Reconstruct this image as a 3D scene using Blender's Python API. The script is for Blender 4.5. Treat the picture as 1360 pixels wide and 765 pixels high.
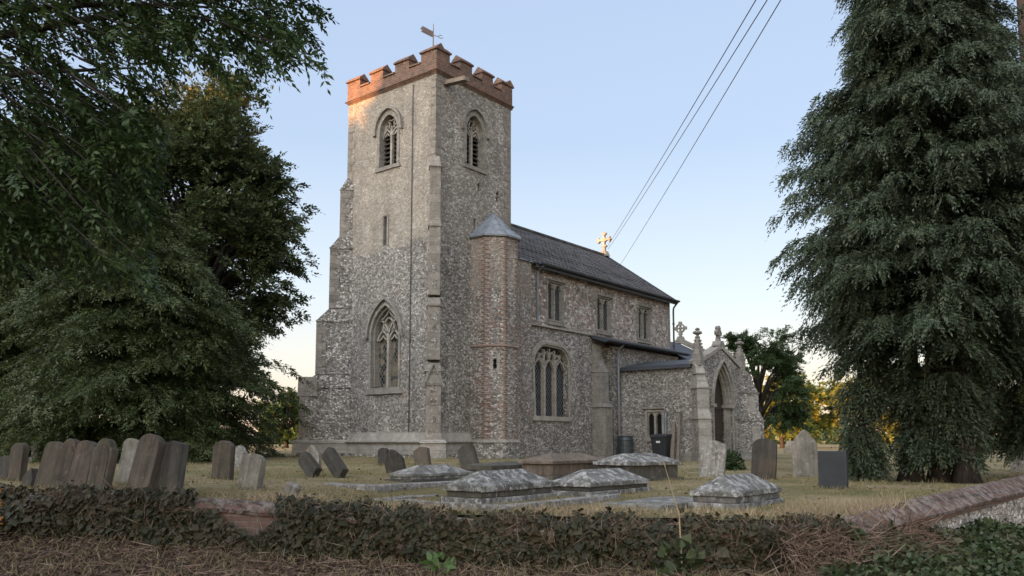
import bpy, bmesh, math, random
import numpy as np
from mathutils import Vector, Matrix, noise

# ------------------------------------------------------------------ camera, sky, sun
for o in list(bpy.data.objects): bpy.data.objects.remove(o)
SC = bpy.context.scene
COL = SC.collection
R = math.radians
EYE = 1.6
F_PX, CX, CY, HZ = 1110.0, 680.0, 470.0, 586.6
PITCH = math.atan((HZ - CY) / F_PX)
AE = R(38.5)
EX = (math.sin(AE), math.cos(AE)); NX = (-math.cos(AE), math.sin(AE))
CAMX, CAMY = -20.27, -19.5

def cam2w(r, f):                      # metres right of / ahead of the viewer -> church axes
    return (CAMX + r*EX[0] + f*EX[1], CAMY + r*NX[0] + f*NX[1])
def w2cam(x, y):
    x -= CAMX; y -= CAMY
    return (x*EX[0] + y*NX[0], x*EX[1] + y*NX[1])

cam_d = bpy.data.cameras.new('camera'); cam = bpy.data.objects.new('camera', cam_d); COL.objects.link(cam)
cam_d.sensor_width = 36; cam_d.lens = F_PX/1360*36; cam_d.shift_y = (CY-382.5)/1360
cam_d.clip_start = .05; cam_d.clip_end = 6000
fw = Vector((EX[1]*math.cos(PITCH), NX[1]*math.cos(PITCH), math.sin(PITCH)))
cam.location = (CAMX, CAMY, EYE); cam.rotation_euler = fw.to_track_quat('-Z', 'Y').to_euler()
SC.camera = cam

SUN_EL, SUN_B = R(4.5), R(12)         # low evening sun, a little north of west
to_sun = Vector((-math.cos(SUN_EL)*math.cos(SUN_B), math.cos(SUN_EL)*math.sin(SUN_B), math.sin(SUN_EL)))
SKYK, WEST_BOOST = 3.1, 6.1
W = bpy.data.worlds.new('World'); SC.world = W; W.use_nodes = True
nt = W.node_tree; bg = nt.nodes['Background']
sky = nt.nodes.new('ShaderNodeTexSky'); sky.sky_type = 'NISHITA'; sky.sun_disc = False
sky.sun_elevation = SUN_EL; sky.sun_rotation = math.atan2(to_sun.x, to_sun.y)
sky.air_density = 1.0; sky.dust_density = 0.6; sky.ozone_density = 1.0
bg.inputs[1].default_value = 0.12
# evening colour of the clear sky: blue overhead, cream and peach low down, with added brightness toward the sunset behind the viewer to fill the walls
def wn(typ, ins=None, **kw):
    nd = nt.nodes.new('ShaderNode'+typ)
    for k_, v_ in kw.items(): setattr(nd, k_, v_)
    for k_, v_ in (ins or {}).items():
        if hasattr(v_, 'node'): nt.links.new(v_, nd.inputs[k_])
        else: nd.inputs[k_].default_value = v_
    return nd
wdir = wn('TexCoord').outputs['Generated']
wz = wn('SeparateXYZ', {0: wdir}).outputs[2]
cr = wn('ValToRGB', {0: wz}); e_ = cr.color_ramp.elements
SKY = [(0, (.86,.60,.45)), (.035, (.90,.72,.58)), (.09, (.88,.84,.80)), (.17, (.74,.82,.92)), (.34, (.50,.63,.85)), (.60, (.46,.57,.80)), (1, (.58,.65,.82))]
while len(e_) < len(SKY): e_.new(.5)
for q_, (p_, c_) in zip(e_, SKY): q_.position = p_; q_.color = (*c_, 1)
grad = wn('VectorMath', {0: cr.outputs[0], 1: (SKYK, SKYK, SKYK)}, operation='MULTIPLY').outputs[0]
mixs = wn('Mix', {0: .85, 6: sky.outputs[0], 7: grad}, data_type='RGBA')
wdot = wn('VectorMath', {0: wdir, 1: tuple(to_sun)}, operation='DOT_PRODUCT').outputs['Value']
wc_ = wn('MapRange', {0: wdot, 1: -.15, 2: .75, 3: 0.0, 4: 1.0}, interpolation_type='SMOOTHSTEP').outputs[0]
glow = wn('Mix', {0: wc_, 6: (1,1,1,1), 7: (WEST_BOOST*1.10, WEST_BOOST*.93, WEST_BOOST*.74, 1)}, data_type='RGBA').outputs[2]
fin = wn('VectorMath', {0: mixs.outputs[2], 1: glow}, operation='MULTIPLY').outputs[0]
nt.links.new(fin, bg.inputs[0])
sd = bpy.data.lights.new('sun', 'SUN'); sun = bpy.data.objects.new('sun', sd); COL.objects.link(sun)
sd.energy = 5.0; sd.angle = R(.5); sd.color = (1, .44, .15)
sun.rotation_euler = (-to_sun).to_track_quat('-Z', 'Y').to_euler(); sun.location = (-40, 10, 40)
SC.view_settings.view_transform = 'Standard'; SC.view_settings.look = 'None'
SC.view_settings.gamma = 1; SC.view_settings.exposure = 1.66
SC.render.engine = 'CYCLES'
SC.cycles.max_bounces = 6; SC.cycles.diffuse_bounces = 3; SC.cycles.glossy_bounces = 2
SC.cycles.transmission_bounces = 3; SC.cycles.transparent_max_bounces = 6
SC.cycles.use_denoising = True

# ------------------------------------------------------------------ materials
MATS = {}
class NT:
    def __init__(s, name, rough=.9, spec=.2):
        s.m = bpy.data.materials.new(name); s.m.use_nodes = True; s.t = s.m.node_tree
        s.b = s.t.nodes['Principled BSDF']; s.b.inputs['Roughness'].default_value = rough
        s.b.inputs['Specular IOR Level'].default_value = spec
        s.co = s.t.nodes.new('ShaderNodeTexCoord').outputs['Object']
        MATS[name] = s.m
    def n(s, typ, ins=None, **kw):
        nd = s.t.nodes.new('ShaderNode'+typ)
        for k, v in kw.items(): setattr(nd, k, v)
        for k, v in (ins or {}).items():
            if hasattr(v, 'node'): s.t.links.new(v, nd.inputs[k])
            else: nd.inputs[k].default_value = v
        return nd
    def mp(s, scale=(1,1,1), loc=(0,0,0), rot=(0,0,0), v=None):
        return s.n('Mapping', {'Vector': v or s.co, 'Scale': scale, 'Location': loc, 'Rotation': rot}).outputs[0]
    def noise(s, scale, detail=4, rough=.6, v=None, out='Fac'):
        return s.n('TexNoise', {'Vector': v or s.co, 'Scale': scale, 'Detail': detail, 'Roughness': rough}).outputs[out]
    def vor(s, scale, feature='F1', v=None, rnd=1.0, out=None):
        nd = s.n('TexVoronoi', {'Vector': v or s.co, 'Scale': scale, 'Randomness': rnd}, feature=feature)
        return nd.outputs[out] if out else nd
    def ramp(s, fac, stops, interp='LINEAR'):
        nd = s.n('ValToRGB', {'Fac': fac}); cr = nd.color_ramp; cr.interpolation = interp
        while len(cr.elements) < len(stops): cr.elements.new(.5)
        for e, (p, c) in zip(cr.elements, stops):
            e.position = p
            e.color = (c, c, c, 1) if isinstance(c, (int, float)) else (*c, 1)
        return nd.outputs['Color']
    def mix(s, fac, a, b, blend='MIX'):
        nd = s.t.nodes.new('ShaderNodeMix'); nd.data_type = 'RGBA'; nd.blend_type = blend
        for k, v in ((0, fac), (6, a), (7, b)):
            if hasattr(v, 'node'): s.t.links.new(v, nd.inputs[k])
            elif k == 0: nd.inputs[k].default_value = v
            else: nd.inputs[k].default_value = (*v, 1)
        return nd.outputs[2]
    def math(s, op, a, b=0.0, clamp=False):
        nd = s.t.nodes.new('ShaderNodeMath'); nd.operation = op; nd.use_clamp = clamp
        for k, v in ((0, a), (1, b)):
            if hasattr(v, 'node'): s.t.links.new(v, nd.inputs[k])
            else: nd.inputs[k].default_value = v
        return nd.outputs[0]
    def sep(s, v=None):
        return s.n('SeparateXYZ', {0: v or s.co}).outputs
    def comb(s, x, y, z):
        return s.n('CombineXYZ', {0: x, 1: y, 2: z}).outputs[0]
    def bump(s, h, strength=.5, dist=.02, prev=None):
        ins = {'Height': h, 'Strength': strength, 'Distance': dist}
        if prev is not None: ins['Normal'] = prev
        return s.n('Bump', ins).outputs[0]
    def done(s, col=None, normal=None, rough=None):
        if col is not None:
            if hasattr(col, 'node'): s.t.links.new(col, s.b.inputs['Base Color'])
            else: s.b.inputs['Base Color'].default_value = (*col, 1)
        if normal is not None: s.t.links.new(normal, s.b.inputs['Normal'])
        if rough is not None: s.t.links.new(rough, s.b.inputs['Roughness'])
        return s.m

def flint(name, scale, mortar, stones, edge=.05, tint=None, brick=0.0, upper=None, lime=None):
    """knapped flint rubble: one random tone per stone, mortar in the joints"""
    k = NT(name, .75, .35)
    wob = k.n('VectorMath', {0: k.co, 1: k.n('VectorMath', {0: k.noise(9, 2, out='Color'), 1: (.05,.05,.05)}, operation='MULTIPLY').outputs[0]}, operation='ADD').outputs[0]
    v = k.mp((1, 1, 1.4), v=wob)
    va = k.vor(scale, v=v); vb = k.vor(scale, 'DISTANCE_TO_EDGE', v=v)
    rc = k.n('SeparateColor', {0: va.outputs['Color']}).outputs
    st = k.ramp(rc[0], stones)
    st = k.mix(k.math('MULTIPLY', k.noise(38, 3), .5), st, (.10, .10, .105))
    if brick > 0:
        zone = k.ramp(k.noise(.9, 3), [(.45, 0), (.62, 1)])
        st = k.mix(k.math('MULTIPLY', k.math('MULTIPLY', zone, k.math('GREATER_THAN', rc[1], 1-brick)), .9), st, (.27, .115, .075))
    d = vb.outputs['Distance']
    e = k.ramp(d, [(edge*.5, 0), (edge*1.6, 1)])
    mcol = k.mix(k.noise(3, 3), tuple(c*.8 for c in mortar), tuple(min(1, c*1.15) for c in mortar))
    big = k.n('SeparateColor', {0: k.vor(scale*.38, v=v, out='Color')}).outputs[0]
    st = k.mix(1.0, st, k.ramp(big, [(0, .86), (.5, 1.0), (1, 1.15)]), 'MULTIPLY')
    col = k.mix(e, mcol, st)
    hts = k.math('ADD', k.math('MULTIPLY', k.ramp(d, [(0, 0), (.16, 1)]), 1.0), k.math('MULTIPLY', rc[2], .35))
    if upper is not None:           # repointed upper stage: more lime mortar over the stones, ragged boundary
        z = k.sep()[2]; x = k.sep()[0]
        zb = k.math('SUBTRACT', k.math('ADD', z, k.math('MULTIPLY', k.noise(1.1, 2), .7)), upper[0])
        xb = k.math('MULTIPLY', k.math('LESS_THAN', x, .03), upper[2])      # the west face carries the heavier lime coat
        up = k.math('MULTIPLY', k.math('MULTIPLY', zb, 4, True), k.math('ADD', upper[1], xb), True)
        lcol = k.mix(k.noise(2.2, 4), tuple(c*.82 for c in lime), tuple(c*1.12 for c in lime))
        col = k.mix(k.math('MULTIPLY', up, k.ramp(k.noise(15, 3), [(.38, .3), (.56, 1)])), col, lcol)
    if tint: col = k.mix(1.0, col, tint, 'MULTIPLY')
    dirt = k.ramp(k.noise(.7, 5, .7), [(.28, .70), (.7, 1.14)])
    streak = k.ramp(k.noise(1.0, 4, .6, k.mp((2.2, 2.2, .25))), [(.35, .88), (.6, 1.04)])
    dirt = k.mix(1.0, dirt, streak, 'MULTIPLY')
    col = k.mix(1.0, col, dirt, 'MULTIPLY')
    return k.done(col, k.bump(hts, .9, .03))

GREY = [(0, (.10,.092,.082)), (.16, (.185,.168,.146)), (.42, (.285,.262,.228)), (.66, (.41,.383,.338)), (1, (.70,.675,.62))]
PALE = [(0, (.09,.08,.072)), (.15, (.20,.17,.145)), (.45, (.36,.32,.275)), (.8, (.50,.46,.41)), (1, (.72,.69,.64))]
flint('flint_tower', 12.5, (.165,.150,.130), GREY, upper=(7.75, .28, .34), lime=(.41,.36,.285))
flint('flint_nave', 12.5, (.155,.142,.125), GREY)
flint('flint_clerestory', 7.6, (.225,.175,.14), PALE, brick=.2)
flint('flint_turret', 12.5, (.17,.14,.12), GREY, brick=.22, upper=(6.3, .62, 0), lime=(.34,.29,.235))
flint('flint_porch', 11.5, (.17,.158,.14), GREY)
flint('flint_wall', 10, (.33,.29,.25), PALE)

def ashlar(name, c1, c2, joint=(.5, .28), jstr=.55, lichen=.25):
    k = NT(name, .92, .2)
    x, y, z = k.sep()
    bv = k.comb(k.math('ADD', x, y), z, 0.0)
    bt = k.n('TexBrick', {'Vector': bv, 'Scale': 1, 'Mortar Size': .012, 'Brick Width': joint[0], 'Row Height': joint[1], 'Color1': (*c1,1), 'Color2': (*c2,1), 'Mortar': (*[c*.55 for c in c1],1), 'Mortar Smooth': .4})
    col = k.mix(.5, bt.outputs['Color'], k.ramp(k.noise(2.6, 7, .75), [(.3, tuple(c*.42 for c in c1)), (.7, tuple(min(1, c*1.3) for c in c2))]))
    col = k.mix(k.math('MULTIPLY', k.ramp(k.noise(11, 5, .7), [(.55, 0), (.68, 1)]), lichen), col, (.5,.49,.44))
    h = k.math('ADD', k.math('MULTIPLY', k.noise(22, 5, .7), .5), k.math('MULTIPLY', bt.outputs['Fac'], -1.0))
    return k.done(col, k.bump(h, jstr, .015))
ashlar('limestone', (.205,.19,.165), (.285,.265,.232), lichen=.4)
ashlar('limestone_grey', (.15,.14,.124), (.215,.202,.18), lichen=.4)
ashlar('plinth_stone', (.19,.18,.16), (.27,.257,.23), (.7, .3), lichen=.35)
ashlar('quoin', (.145,.13,.112), (.215,.195,.168), (.42, .3), lichen=.45)

def bricks(name, c1, c2, mortar, stain=.35):
    k = NT(name, .9, .2)
    x, y, z = k.sep()
    bt = k.n('TexBrick', {'Vector': k.comb(k.math('ADD', x, y), z, 0.0), 'Scale': 1, 'Mortar Size': .011, 'Brick Width': .235, 'Row Height': .078, 'Color1': (*c1,1), 'Color2': (*c2,1), 'Mortar': (*mortar,1), 'Mortar Smooth': .3, 'Bias': 0.0})
    bt_big = k.ramp(k.noise(5.5, 4, .7), [(.3, .55), (.7, 1.25)])
    col = k.mix(k.math('MULTIPLY', k.ramp(k.noise(2.5, 5, .7), [(.4, 0), (.7, 1)]), stain), bt.outputs['Color'], (.075,.06,.052))
    col = k.mix(1.0, col, bt_big, 'MULTIPLY')
    col = k.mix(k.math('MULTIPLY', k.noise(30, 3), .22), col, (.30,.20,.15))
    h = k.math('ADD', k.math('MULTIPLY', bt.outputs['Fac'], -1.0), k.math('MULTIPLY', k.noise(40, 3), .4))
    return k.done(col, k.bump(h, .7, .012))
bricks('parapet_brick', (.165,.078,.050), (.065,.040,.034), (.20,.16,.13), .95)
bricks('strip_brick', (.15,.095,.08), (.105,.072,.062), (.30,.26,.22), .45)
bricks('wall_brick', (.115,.066,.052), (.075,.047,.040), (.13,.11,.095), .8)

def simple(name, c1, c2, scale=3, rough=.8, spec=.2, bump=.3, bscale=20, metal=0):
    k = NT(name, rough, spec); k.b.inputs['Metallic'].default_value = metal
    col = k.ramp(k.noise(scale, 5, .65), [(.3, c1), (.7, c2)])
    return k.done(col, k.bump(k.noise(bscale, 4), bump, .01))
simple('lead', (.085,.10,.12), (.22,.24,.265), 5, .55, .4, .5, 7)
simple('lead_dark', (.026,.030,.037), (.046,.052,.062), 2, .65, .4, .2, 8)
simple('iron', (.02,.022,.026), (.045,.048,.055), 6, .5, .4, .1)
simple('pipe_grey', (.10,.115,.13), (.15,.165,.18), 5, .5, .4, .1)
simple('oak', (.028,.021,.017), (.06,.046,.037), 8, .75, .2, .5, 30)
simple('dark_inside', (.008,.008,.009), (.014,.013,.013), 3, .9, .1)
simple('louvre', (.03,.028,.026), (.055,.05,.046), 8, .8, .2)
simple('wood_spout', (.13,.11,.09), (.22,.19,.16), 9, .85)
simple('bin_plastic', (.017,.02,.023), (.026,.03,.033), 6, .42, .4, .08, 60)
simple('butt_plastic', (.022,.03,.034), (.04,.05,.055), 4, .45, .4, .1)
simple('sticker', (.5,.5,.48), (.62,.62,.6), 40, .5)
simple('plank', (.10,.085,.07), (.17,.15,.125), 8, .85, .2, .5, 40)
simple('pole_wood', (.055,.035,.026), (.10,.066,.05), 5, .85, .2, .5, 25)
simple('cable', (.02,.02,.02), (.03,.03,.03), 5, .6)
simple('bark', (.022,.020,.018), (.05,.045,.039), 7, .95, .1, .9, 14)
k = NT('bark_red', .95, .1)
bv = k.mp((9, 9, .9)); col = k.ramp(k.noise(1.6, 6, .7, bv), [(.32, (.012,.010,.009)), (.68, (.050,.038,.030))])
k.done(col, k.bump(k.noise(2.2, 6, .75, bv), 1.0, .06))

# roof: dark clay pantiles
k = NT('pantile', .8, .2)
x, y, z = k.sep()
cell = k.n('TexBrick', {'Vector': k.comb(x, k.math('MULTIPLY', y, 1.16), 0.0), 'Scale': 1, 'Mortar Size': .006, 'Brick Width': .3, 'Row Height': .3, 'Color1': (.030,.029,.030,1), 'Color2': (.070,.065,.064,1), 'Mortar': (.018,.017,.017,1)}, offset=0.0)
col = k.mix(k.math('MULTIPLY', k.ramp(k.noise(6, 5, .7), [(.5, 0), (.72, 1)]), .5), cell.outputs['Color'], (.12,.115,.105))
k.done(col, k.bump(k.noise(25, 3), .3, .01))

# leaded glass: dark panes in a diamond lattice
def leaded(name, pane1, pane2, warm=0.0):
    k = NT(name, .16, .22)
    x, y, z = k.sep(); s = k.math('ADD', x, y)
    a = k.math('ABSOLUTE', k.math('SUBTRACT', k.math('FRACT', k.math('MULTIPLY', k.math('ADD', k.math('MULTIPLY', s, 1.35), z), 4.6)), .5))
    b = k.math('ABSOLUTE', k.math('SUBTRACT', k.math('FRACT', k.math('MULTIPLY', k.math('SUBTRACT', k.math('MULTIPLY', s, 1.35), z), 4.6)), .5))
    came = k.math('GREATER_THAN', k.math('MAXIMUM', a, b), .425)
    pane = k.ramp(k.noise(4.5, 2), [(.35, pane1), (.65, pane2)])
    if warm:
        pane = k.mix(k.math('MULTIPLY', k.ramp(k.vor(5.5, out='Color'), [(.35, 0), (.7, 1)]), warm), pane, (.42,.35,.22))
    k.done(k.mix(came, pane, (.10,.103,.106)), k.bump(k.noise(7, 2), .15, .02), k.math('ADD', k.math('MULTIPLY', came, .5), .12))
leaded('glass_dark', (.010,.012,.015), (.03,.034,.038))
leaded('glass_west', (.012,.013,.013), (.04,.04,.036), .35)

# gravestones
def stone(name, c1, c2, lichen, lc=(.42,.42,.39), moss=0.0, sc=1.0):
    k = NT(name, .93, .15)
    oi = k.n('ObjectInfo').outputs['Random']
    v = k.n('VectorMath', {0: k.co, 1: k.comb(k.math('MULTIPLY', oi, 37), k.math('MULTIPLY', oi, 11), oi)}, operation='ADD').outputs[0]
    col = k.ramp(k.noise(2.6*sc, 6, .72, v), [(.28, c1), (.72, c2)])
    col = k.mix(1.0, col, k.ramp(oi, [(0, .8), (1, 1.22)]), 'MULTIPLY')
    spots = k.ramp(k.noise(6.5*sc, 5, .68, v), [(.66-lichen*.3, 0), (.72-lichen*.26, 1)])
    fine = k.ramp(k.noise(24*sc, 4, .7, v), [(.66-lichen*.22, 0), (.74-lichen*.22, 1)])
    ros = k.ramp(k.vor(9*sc, 'SMOOTH_F1', v=k.n('VectorMath', {0: v, 1: k.noise(14, 3, out='Color', v=v)}, operation='ADD').outputs[0], out='Distance'), [(.10+lichen*.28, 1), (.16+lichen*.30, 0)])
    spots = k.math('MAXIMUM', k.math('MULTIPLY', spots, k.math('ADD', k.math('MULTIPLY', fine, .6), .4)), k.math('MULTIPLY', k.math('MULTIPLY', ros, fine), .8))
    run = k.ramp(k.noise(2.0, 4, .65, k.mp((5, 5, .5), v=v)), [(.38, .68), (.62, 1.08)])
    col = k.mix(1.0, col, run, 'MULTIPLY')
    col = k.mix(k.math('MULTIPLY', spots, .85), col, lc)
    if moss:
        col = k.mix(k.math('MULTIPLY', k.ramp(k.noise(3.3, 5, .7, v), [(.5, 0), (.62, 1)]), moss), col, (.05,.055,.028))
    h = k.math('ADD', k.noise(9*sc, 6, .75, v), k.math('MULTIPLY', spots, .15))
    return k.done(col, k.bump(h, .7, .03))
stone('grave_brown', (.055,.046,.038), (.105,.09,.075), .12, (.19,.18,.155), .3)
stone('grave_dark', (.032,.030,.028), (.07,.065,.058), .1, (.15,.14,.12), .25)
stone('grave_grey', (.13,.12,.105), (.23,.215,.185), .3, (.36,.35,.32), .25)
stone('grave_lichen', (.12,.115,.105), (.24,.23,.21), .5, (.42,.42,.40), .1, 1.6)
stone('tomb_lichen', (.055,.054,.052), (.17,.167,.16), .54, (.50,.50,.485), .35, 1.15)
stone('tomb_grey', (.075,.074,.07), (.19,.185,.175), .42, (.45,.45,.43), .35, .8)
stone('tomb_dark', (.045,.042,.038), (.10,.093,.082), .2, (.3,.3,.28), .5)
stone('kerb_stone', (.10,.096,.09), (.19,.18,.17), .5, (.46,.46,.44), .3, 1.6)
stone('coping_stone', (.09,.072,.066), (.17,.13,.12), .35, (.33,.31,.29), .3, 1.4)
k = NT('coping_brick', .92, .15)
x, y, z = k.sep()
bt = k.n('TexBrick', {'Vector': k.comb(k.math('ADD', k.math('MULTIPLY', x, .98), k.math('MULTIPLY', y, .18)), k.math('ADD', z, 7.0), 0.0), 'Scale': 1, 'Mortar Size': .012, 'Brick Width': .11, 'Row Height': .6, 'Color1': (.135,.078,.064,1), 'Color2': (.075,.050,.045,1), 'Mortar': (.05,.042,.036,1), 'Mortar Smooth': .3})
col = k.mix(k.math('MULTIPLY', k.ramp(k.noise(7, 6, .72), [(.46, 0), (.56, 1)]), .85), bt.outputs['Color'], (.19,.17,.155))
col = k.mix(k.math('MULTIPLY', k.ramp(k.noise(4, 5, .7), [(.5, 0), (.62, 1)]), .6), col, (.06,.052,.035))
k.done(col, k.bump(k.math('ADD', k.math('MULTIPLY', bt.outputs['Fac'], -1.5), k.noise(18, 5, .7)), .9, .03))
stone('tomb_brown', (.10,.08,.064), (.17,.135,.11), .15, (.25,.22,.19), .25)
simple('slate', (.013,.015,.018), (.024,.027,.032), 3, .5, .35, .1, 30)

# ground
k = NT('churchyard_ground', .98, .05)
nz = k.noise(.35, 5, .65); nf = k.noise(7, 6, .75)
col = k.ramp(nz, [(.35, (.135,.12,.058)), (.52, (.235,.19,.115)), (.7, (.31,.25,.165))])
col = k.mix(k.math('MULTIPLY', k.ramp(nf, [(.35, 1), (.6, 0)]), .6), col, (.075,.062,.036))
col = k.mix(k.math('MULTIPLY', k.ramp(k.noise(.42, 5, .7), [(.47, 0), (.62, 1)]), .75), col, (.095,.105,.045))
col = k.mix(k.math('MULTIPLY', k.ramp(k.noise(2.2, 5, .7), [(.52, 0), (.66, 1)]), .55), col, (.12,.092,.062))
k.done(col, k.bump(k.noise(24, 6, .8), .8, .05))
k = NT('verge_ground', .98, .05)
col = k.ramp(k.noise(5, 6, .75), [(.3, (.028,.021,.016)), (.5, (.075,.052,.040)), (.7, (.13,.092,.072))])
k.done(col, k.bump(k.noise(30, 6, .8), .9, .05))
k = NT('far_field', .98, .05)
k.done(k.ramp(k.noise(.02, 4), [(.3, (.14,.12,.05)), (.7, (.25,.2,.11))]))

def leafmat(name, cols, trans=.3, rough=.5, patch=None, clump=(.7, .35)):
    k = NT(name, rough, .25)
    rnd = k.n('NewGeometry').outputs['Random Per Island']
    n2 = k.ramp(k.noise(clump[0], 4, .65), [(.3, 0), (.7, 1)])
    f = k.math('ADD', k.math('MULTIPLY', rnd, 1-clump[1]), k.math('MULTIPLY', n2, clump[1]))
    c = k.ramp(f, [(i/(len(cols)-1), q) for i, q in enumerate(cols)])
    if patch:
        c = k.mix(k.math('MULTIPLY', k.ramp(k.noise(patch[0], 3), [(.55, 0), (.68, 1)]), patch[1]), c, patch[2])
    k.done(c)
    tr = k.n('BsdfTranslucent', {'Color': c})
    mx = k.n('MixShader', {0: trans})
    out = k.t.nodes['Material Output']
    k.t.links.new(k.b.outputs[0], mx.inputs[1]); k.t.links.new(tr.outputs[0], mx.inputs[2])
    k.t.links.new(mx.outputs[0], out.inputs[0])
    return k.m
leafmat('leaf_ash', [(.020,.036,.012), (.036,.062,.019), (.075,.112,.032)], .35, clump=(1.1, .55))
leafmat('leaf_beech', [(0.036,0.053,0.022), (0.055,0.077,0.030), (0.090,0.106,0.041)], .3, patch=(.35, .4, (.13,.10,.03)))
leafmat('leaf_yew', [(.025,.038,.014), (.046,.064,.021), (.085,.105,.034)], .22, patch=(1.1, .4, (.10,.095,.035)), clump=(1.4, .6))
leafmat('leaf_yew_pale', [(.040,.056,.020), (.062,.082,.028), (.095,.115,.042)], .25)
leafmat('leaf_lime', [(0.040,0.071,0.023), (0.063,0.103,0.032), (0.086,0.132,0.040)], .35)
leafmat('leaf_cypress', [(.030,.044,.028), (.050,.070,.042), (.085,.108,.060)], .25, patch=(2.2, .3, (.065,.052,.034)), clump=(2.0, .6))
leafmat('leaf_oak', [(0.0213,0.0394,0.0156), (0.0353,0.0607,0.0213), (0.0541,0.0836,0.0312)], .3)
leafmat('leaf_sunlit', [(.11,.14,.026), (.17,.19,.04), (.24,.24,.06)], .4)  # far trees in evening sun: part of the sunlit brightness is in the leaf colour
leafmat('leaf_ivy', [(0.0080,0.0120,0.0048), (0.0176,0.0200,0.0080), (0.0320,0.0288,0.0120), (0.0600,0.0416,0.0224)], .15, .55, patch=(1.3, .6, (.06,.040,.024)))
leafmat('leaf_ivy_green', [(0.0207,0.0333,0.0138), (0.0368,0.0529,0.0218), (0.0690,0.0828,0.0345)], .2, .45, patch=(1.5, .5, (.11,.085,.05)))
leafmat('leaf_weed', [(.055,.10,.03), (.085,.15,.045)], .35)
leafmat('leaf_litter', [(0.0231,0.0129,0.0088), (0.0510,0.0299,0.0204), (0.0816,0.0482,0.0333), (0.1074,0.0762,0.0565)], .1, .8)
leafmat('leaf_orange', [(.24,.09,.02), (.36,.17,.04)], .4)
leafmat('grass_dry', [(0.187,0.149,0.076), (0.264,0.212,0.119), (0.136,0.132,0.051), (0.340,0.281,0.178)], .25, .7, patch=(.5, .5, (.13,.135,.05)))
leafmat('straw', [(.20,.15,.085), (.30,.235,.15), (.36,.30,.21)], .25, .7)
leafmat('straw_brown', [(0.0709,0.0455,0.0344), (0.1519,0.1013,0.0760), (0.2734,0.2025,0.1519)], .1, .8)

# ------------------------------------------------------------------ mesh helpers
class MB:
    def __init__(s): s.v = []; s.f = []; s.smooth = False
    def add(s, vs, fs):
        o = len(s.v); s.v += [tuple(p) for p in vs]; s.f += [tuple(i+o for i in f) for f in fs]; return s
    def box(s, x0, x1, y0, y1, z0, z1):
        return s.add([(x0,y0,z0),(x1,y0,z0),(x1,y1,z0),(x0,y1,z0),(x0,y0,z1),(x1,y0,z1),(x1,y1,z1),(x0,y1,z1)],
            [(0,3,2,1),(4,5,6,7),(0,1,5,4),(1,2,6,5),(2,3,7,6),(3,0,4,7)])
    def hexa(s, bot, top):            # two quads, any shape
        return s.add(list(bot)+list(top), [(0,3,2,1),(4,5,6,7),(0,1,5,4),(1,2,6,5),(2,3,7,6),(3,0,4,7)])
    def prism(s, poly, fr, d0, d1):   # 2D outline in a frame, between two depths along its normal
        n = len(poly)
        vs = [fr(a, b, d0) for a, b in poly] + [fr(a, b, d1) for a, b in poly]
        fs = [tuple(range(n)), tuple(range(2*n-1, n-1, -1))] + [((i+1) % n, i, n+i, n+(i+1) % n) for i in range(n)]
        return s.add(vs, fs)
    def sweep(s, path, w, fr, d0, d1, closed=False):   # flat bar of width w along a 2D path
        n = len(path); L = []; Rr = []
        for i, (a, b) in enumerate(path):
            p = path[i-1] if (i > 0 or closed) else path[i]; q = path[(i+1) % n] if (i < n-1 or closed) else path[i]
            tx, ty = q[0]-p[0], q[1]-p[1]; l = math.hypot(tx, ty) or 1
            L.append((a - ty/l*w/2, b + tx/l*w/2)); Rr.append((a + ty/l*w/2, b - tx/l*w/2))
        vs = []
        for i in range(n): vs += [fr(*L[i], d0), fr(*L[i], d1), fr(*Rr[i], d1), fr(*Rr[i], d0)]
        fs = []
        m = n if closed else n-1
        for i in range(m):
            a, b = 4*i, 4*((i+1) % n)
            fs += [(a, b, b+1, a+1), (a+1, b+1, b+2, a+2), (a+2, b+2, b+3, a+3), (a+3, b+3, b, a)]
        if not closed: fs += [(0,1,2,3), (4*n-1, 4*n-2, 4*n-3, 4*n-4)]
        return s.add(vs, fs)
    def tube(s, pts, rads, seg=8, cap=True):
        pts = [Vector(p) for p in pts]; n = len(pts); vs = []; ref = None
        for i, p in enumerate(pts):
            t = (pts[min(i+1, n-1)] - pts[max(i-1, 0)]).normalized()
            if ref is None: ref = Vector((1,0,0)) if abs(t.x) < .8 else Vector((0,1,0))
            a = (ref - t*ref.dot(t)).normalized(); b = t.cross(a); ref = a
            for k in range(seg):
                th = 2*math.pi*k/seg
                vs.append(p + (a*math.cos(th) + b*math.sin(th))*rads[i])
        fs = [(i*seg+k, i*seg+(k+1) % seg, (i+1)*seg+(k+1) % seg, (i+1)*seg+k) for i in range(n-1) for k in range(seg)]
        if cap: fs += [tuple(range(seg-1, -1, -1)), tuple((n-1)*seg+k for k in range(seg))]
        return s.add(vs, fs)
    def lathe(s, prof, c=(0,0,0), seg=16, ph=0.0):
        vs = [(c[0]+r*math.cos(ph+2*math.pi*k/seg), c[1]+r*math.sin(ph+2*math.pi*k/seg), c[2]+z) for r, z in prof for k in range(seg)]
        n = len(prof)
        fs = [(i*seg+k, i*seg+(k+1) % seg, (i+1)*seg+(k+1) % seg, (i+1)*seg+k) for i in range(n-1) for k in range(seg)]
        fs += [tuple(range(seg-1, -1, -1)), tuple((n-1)*seg+k for k in range(seg))]
        return s.add(vs, fs)

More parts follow.
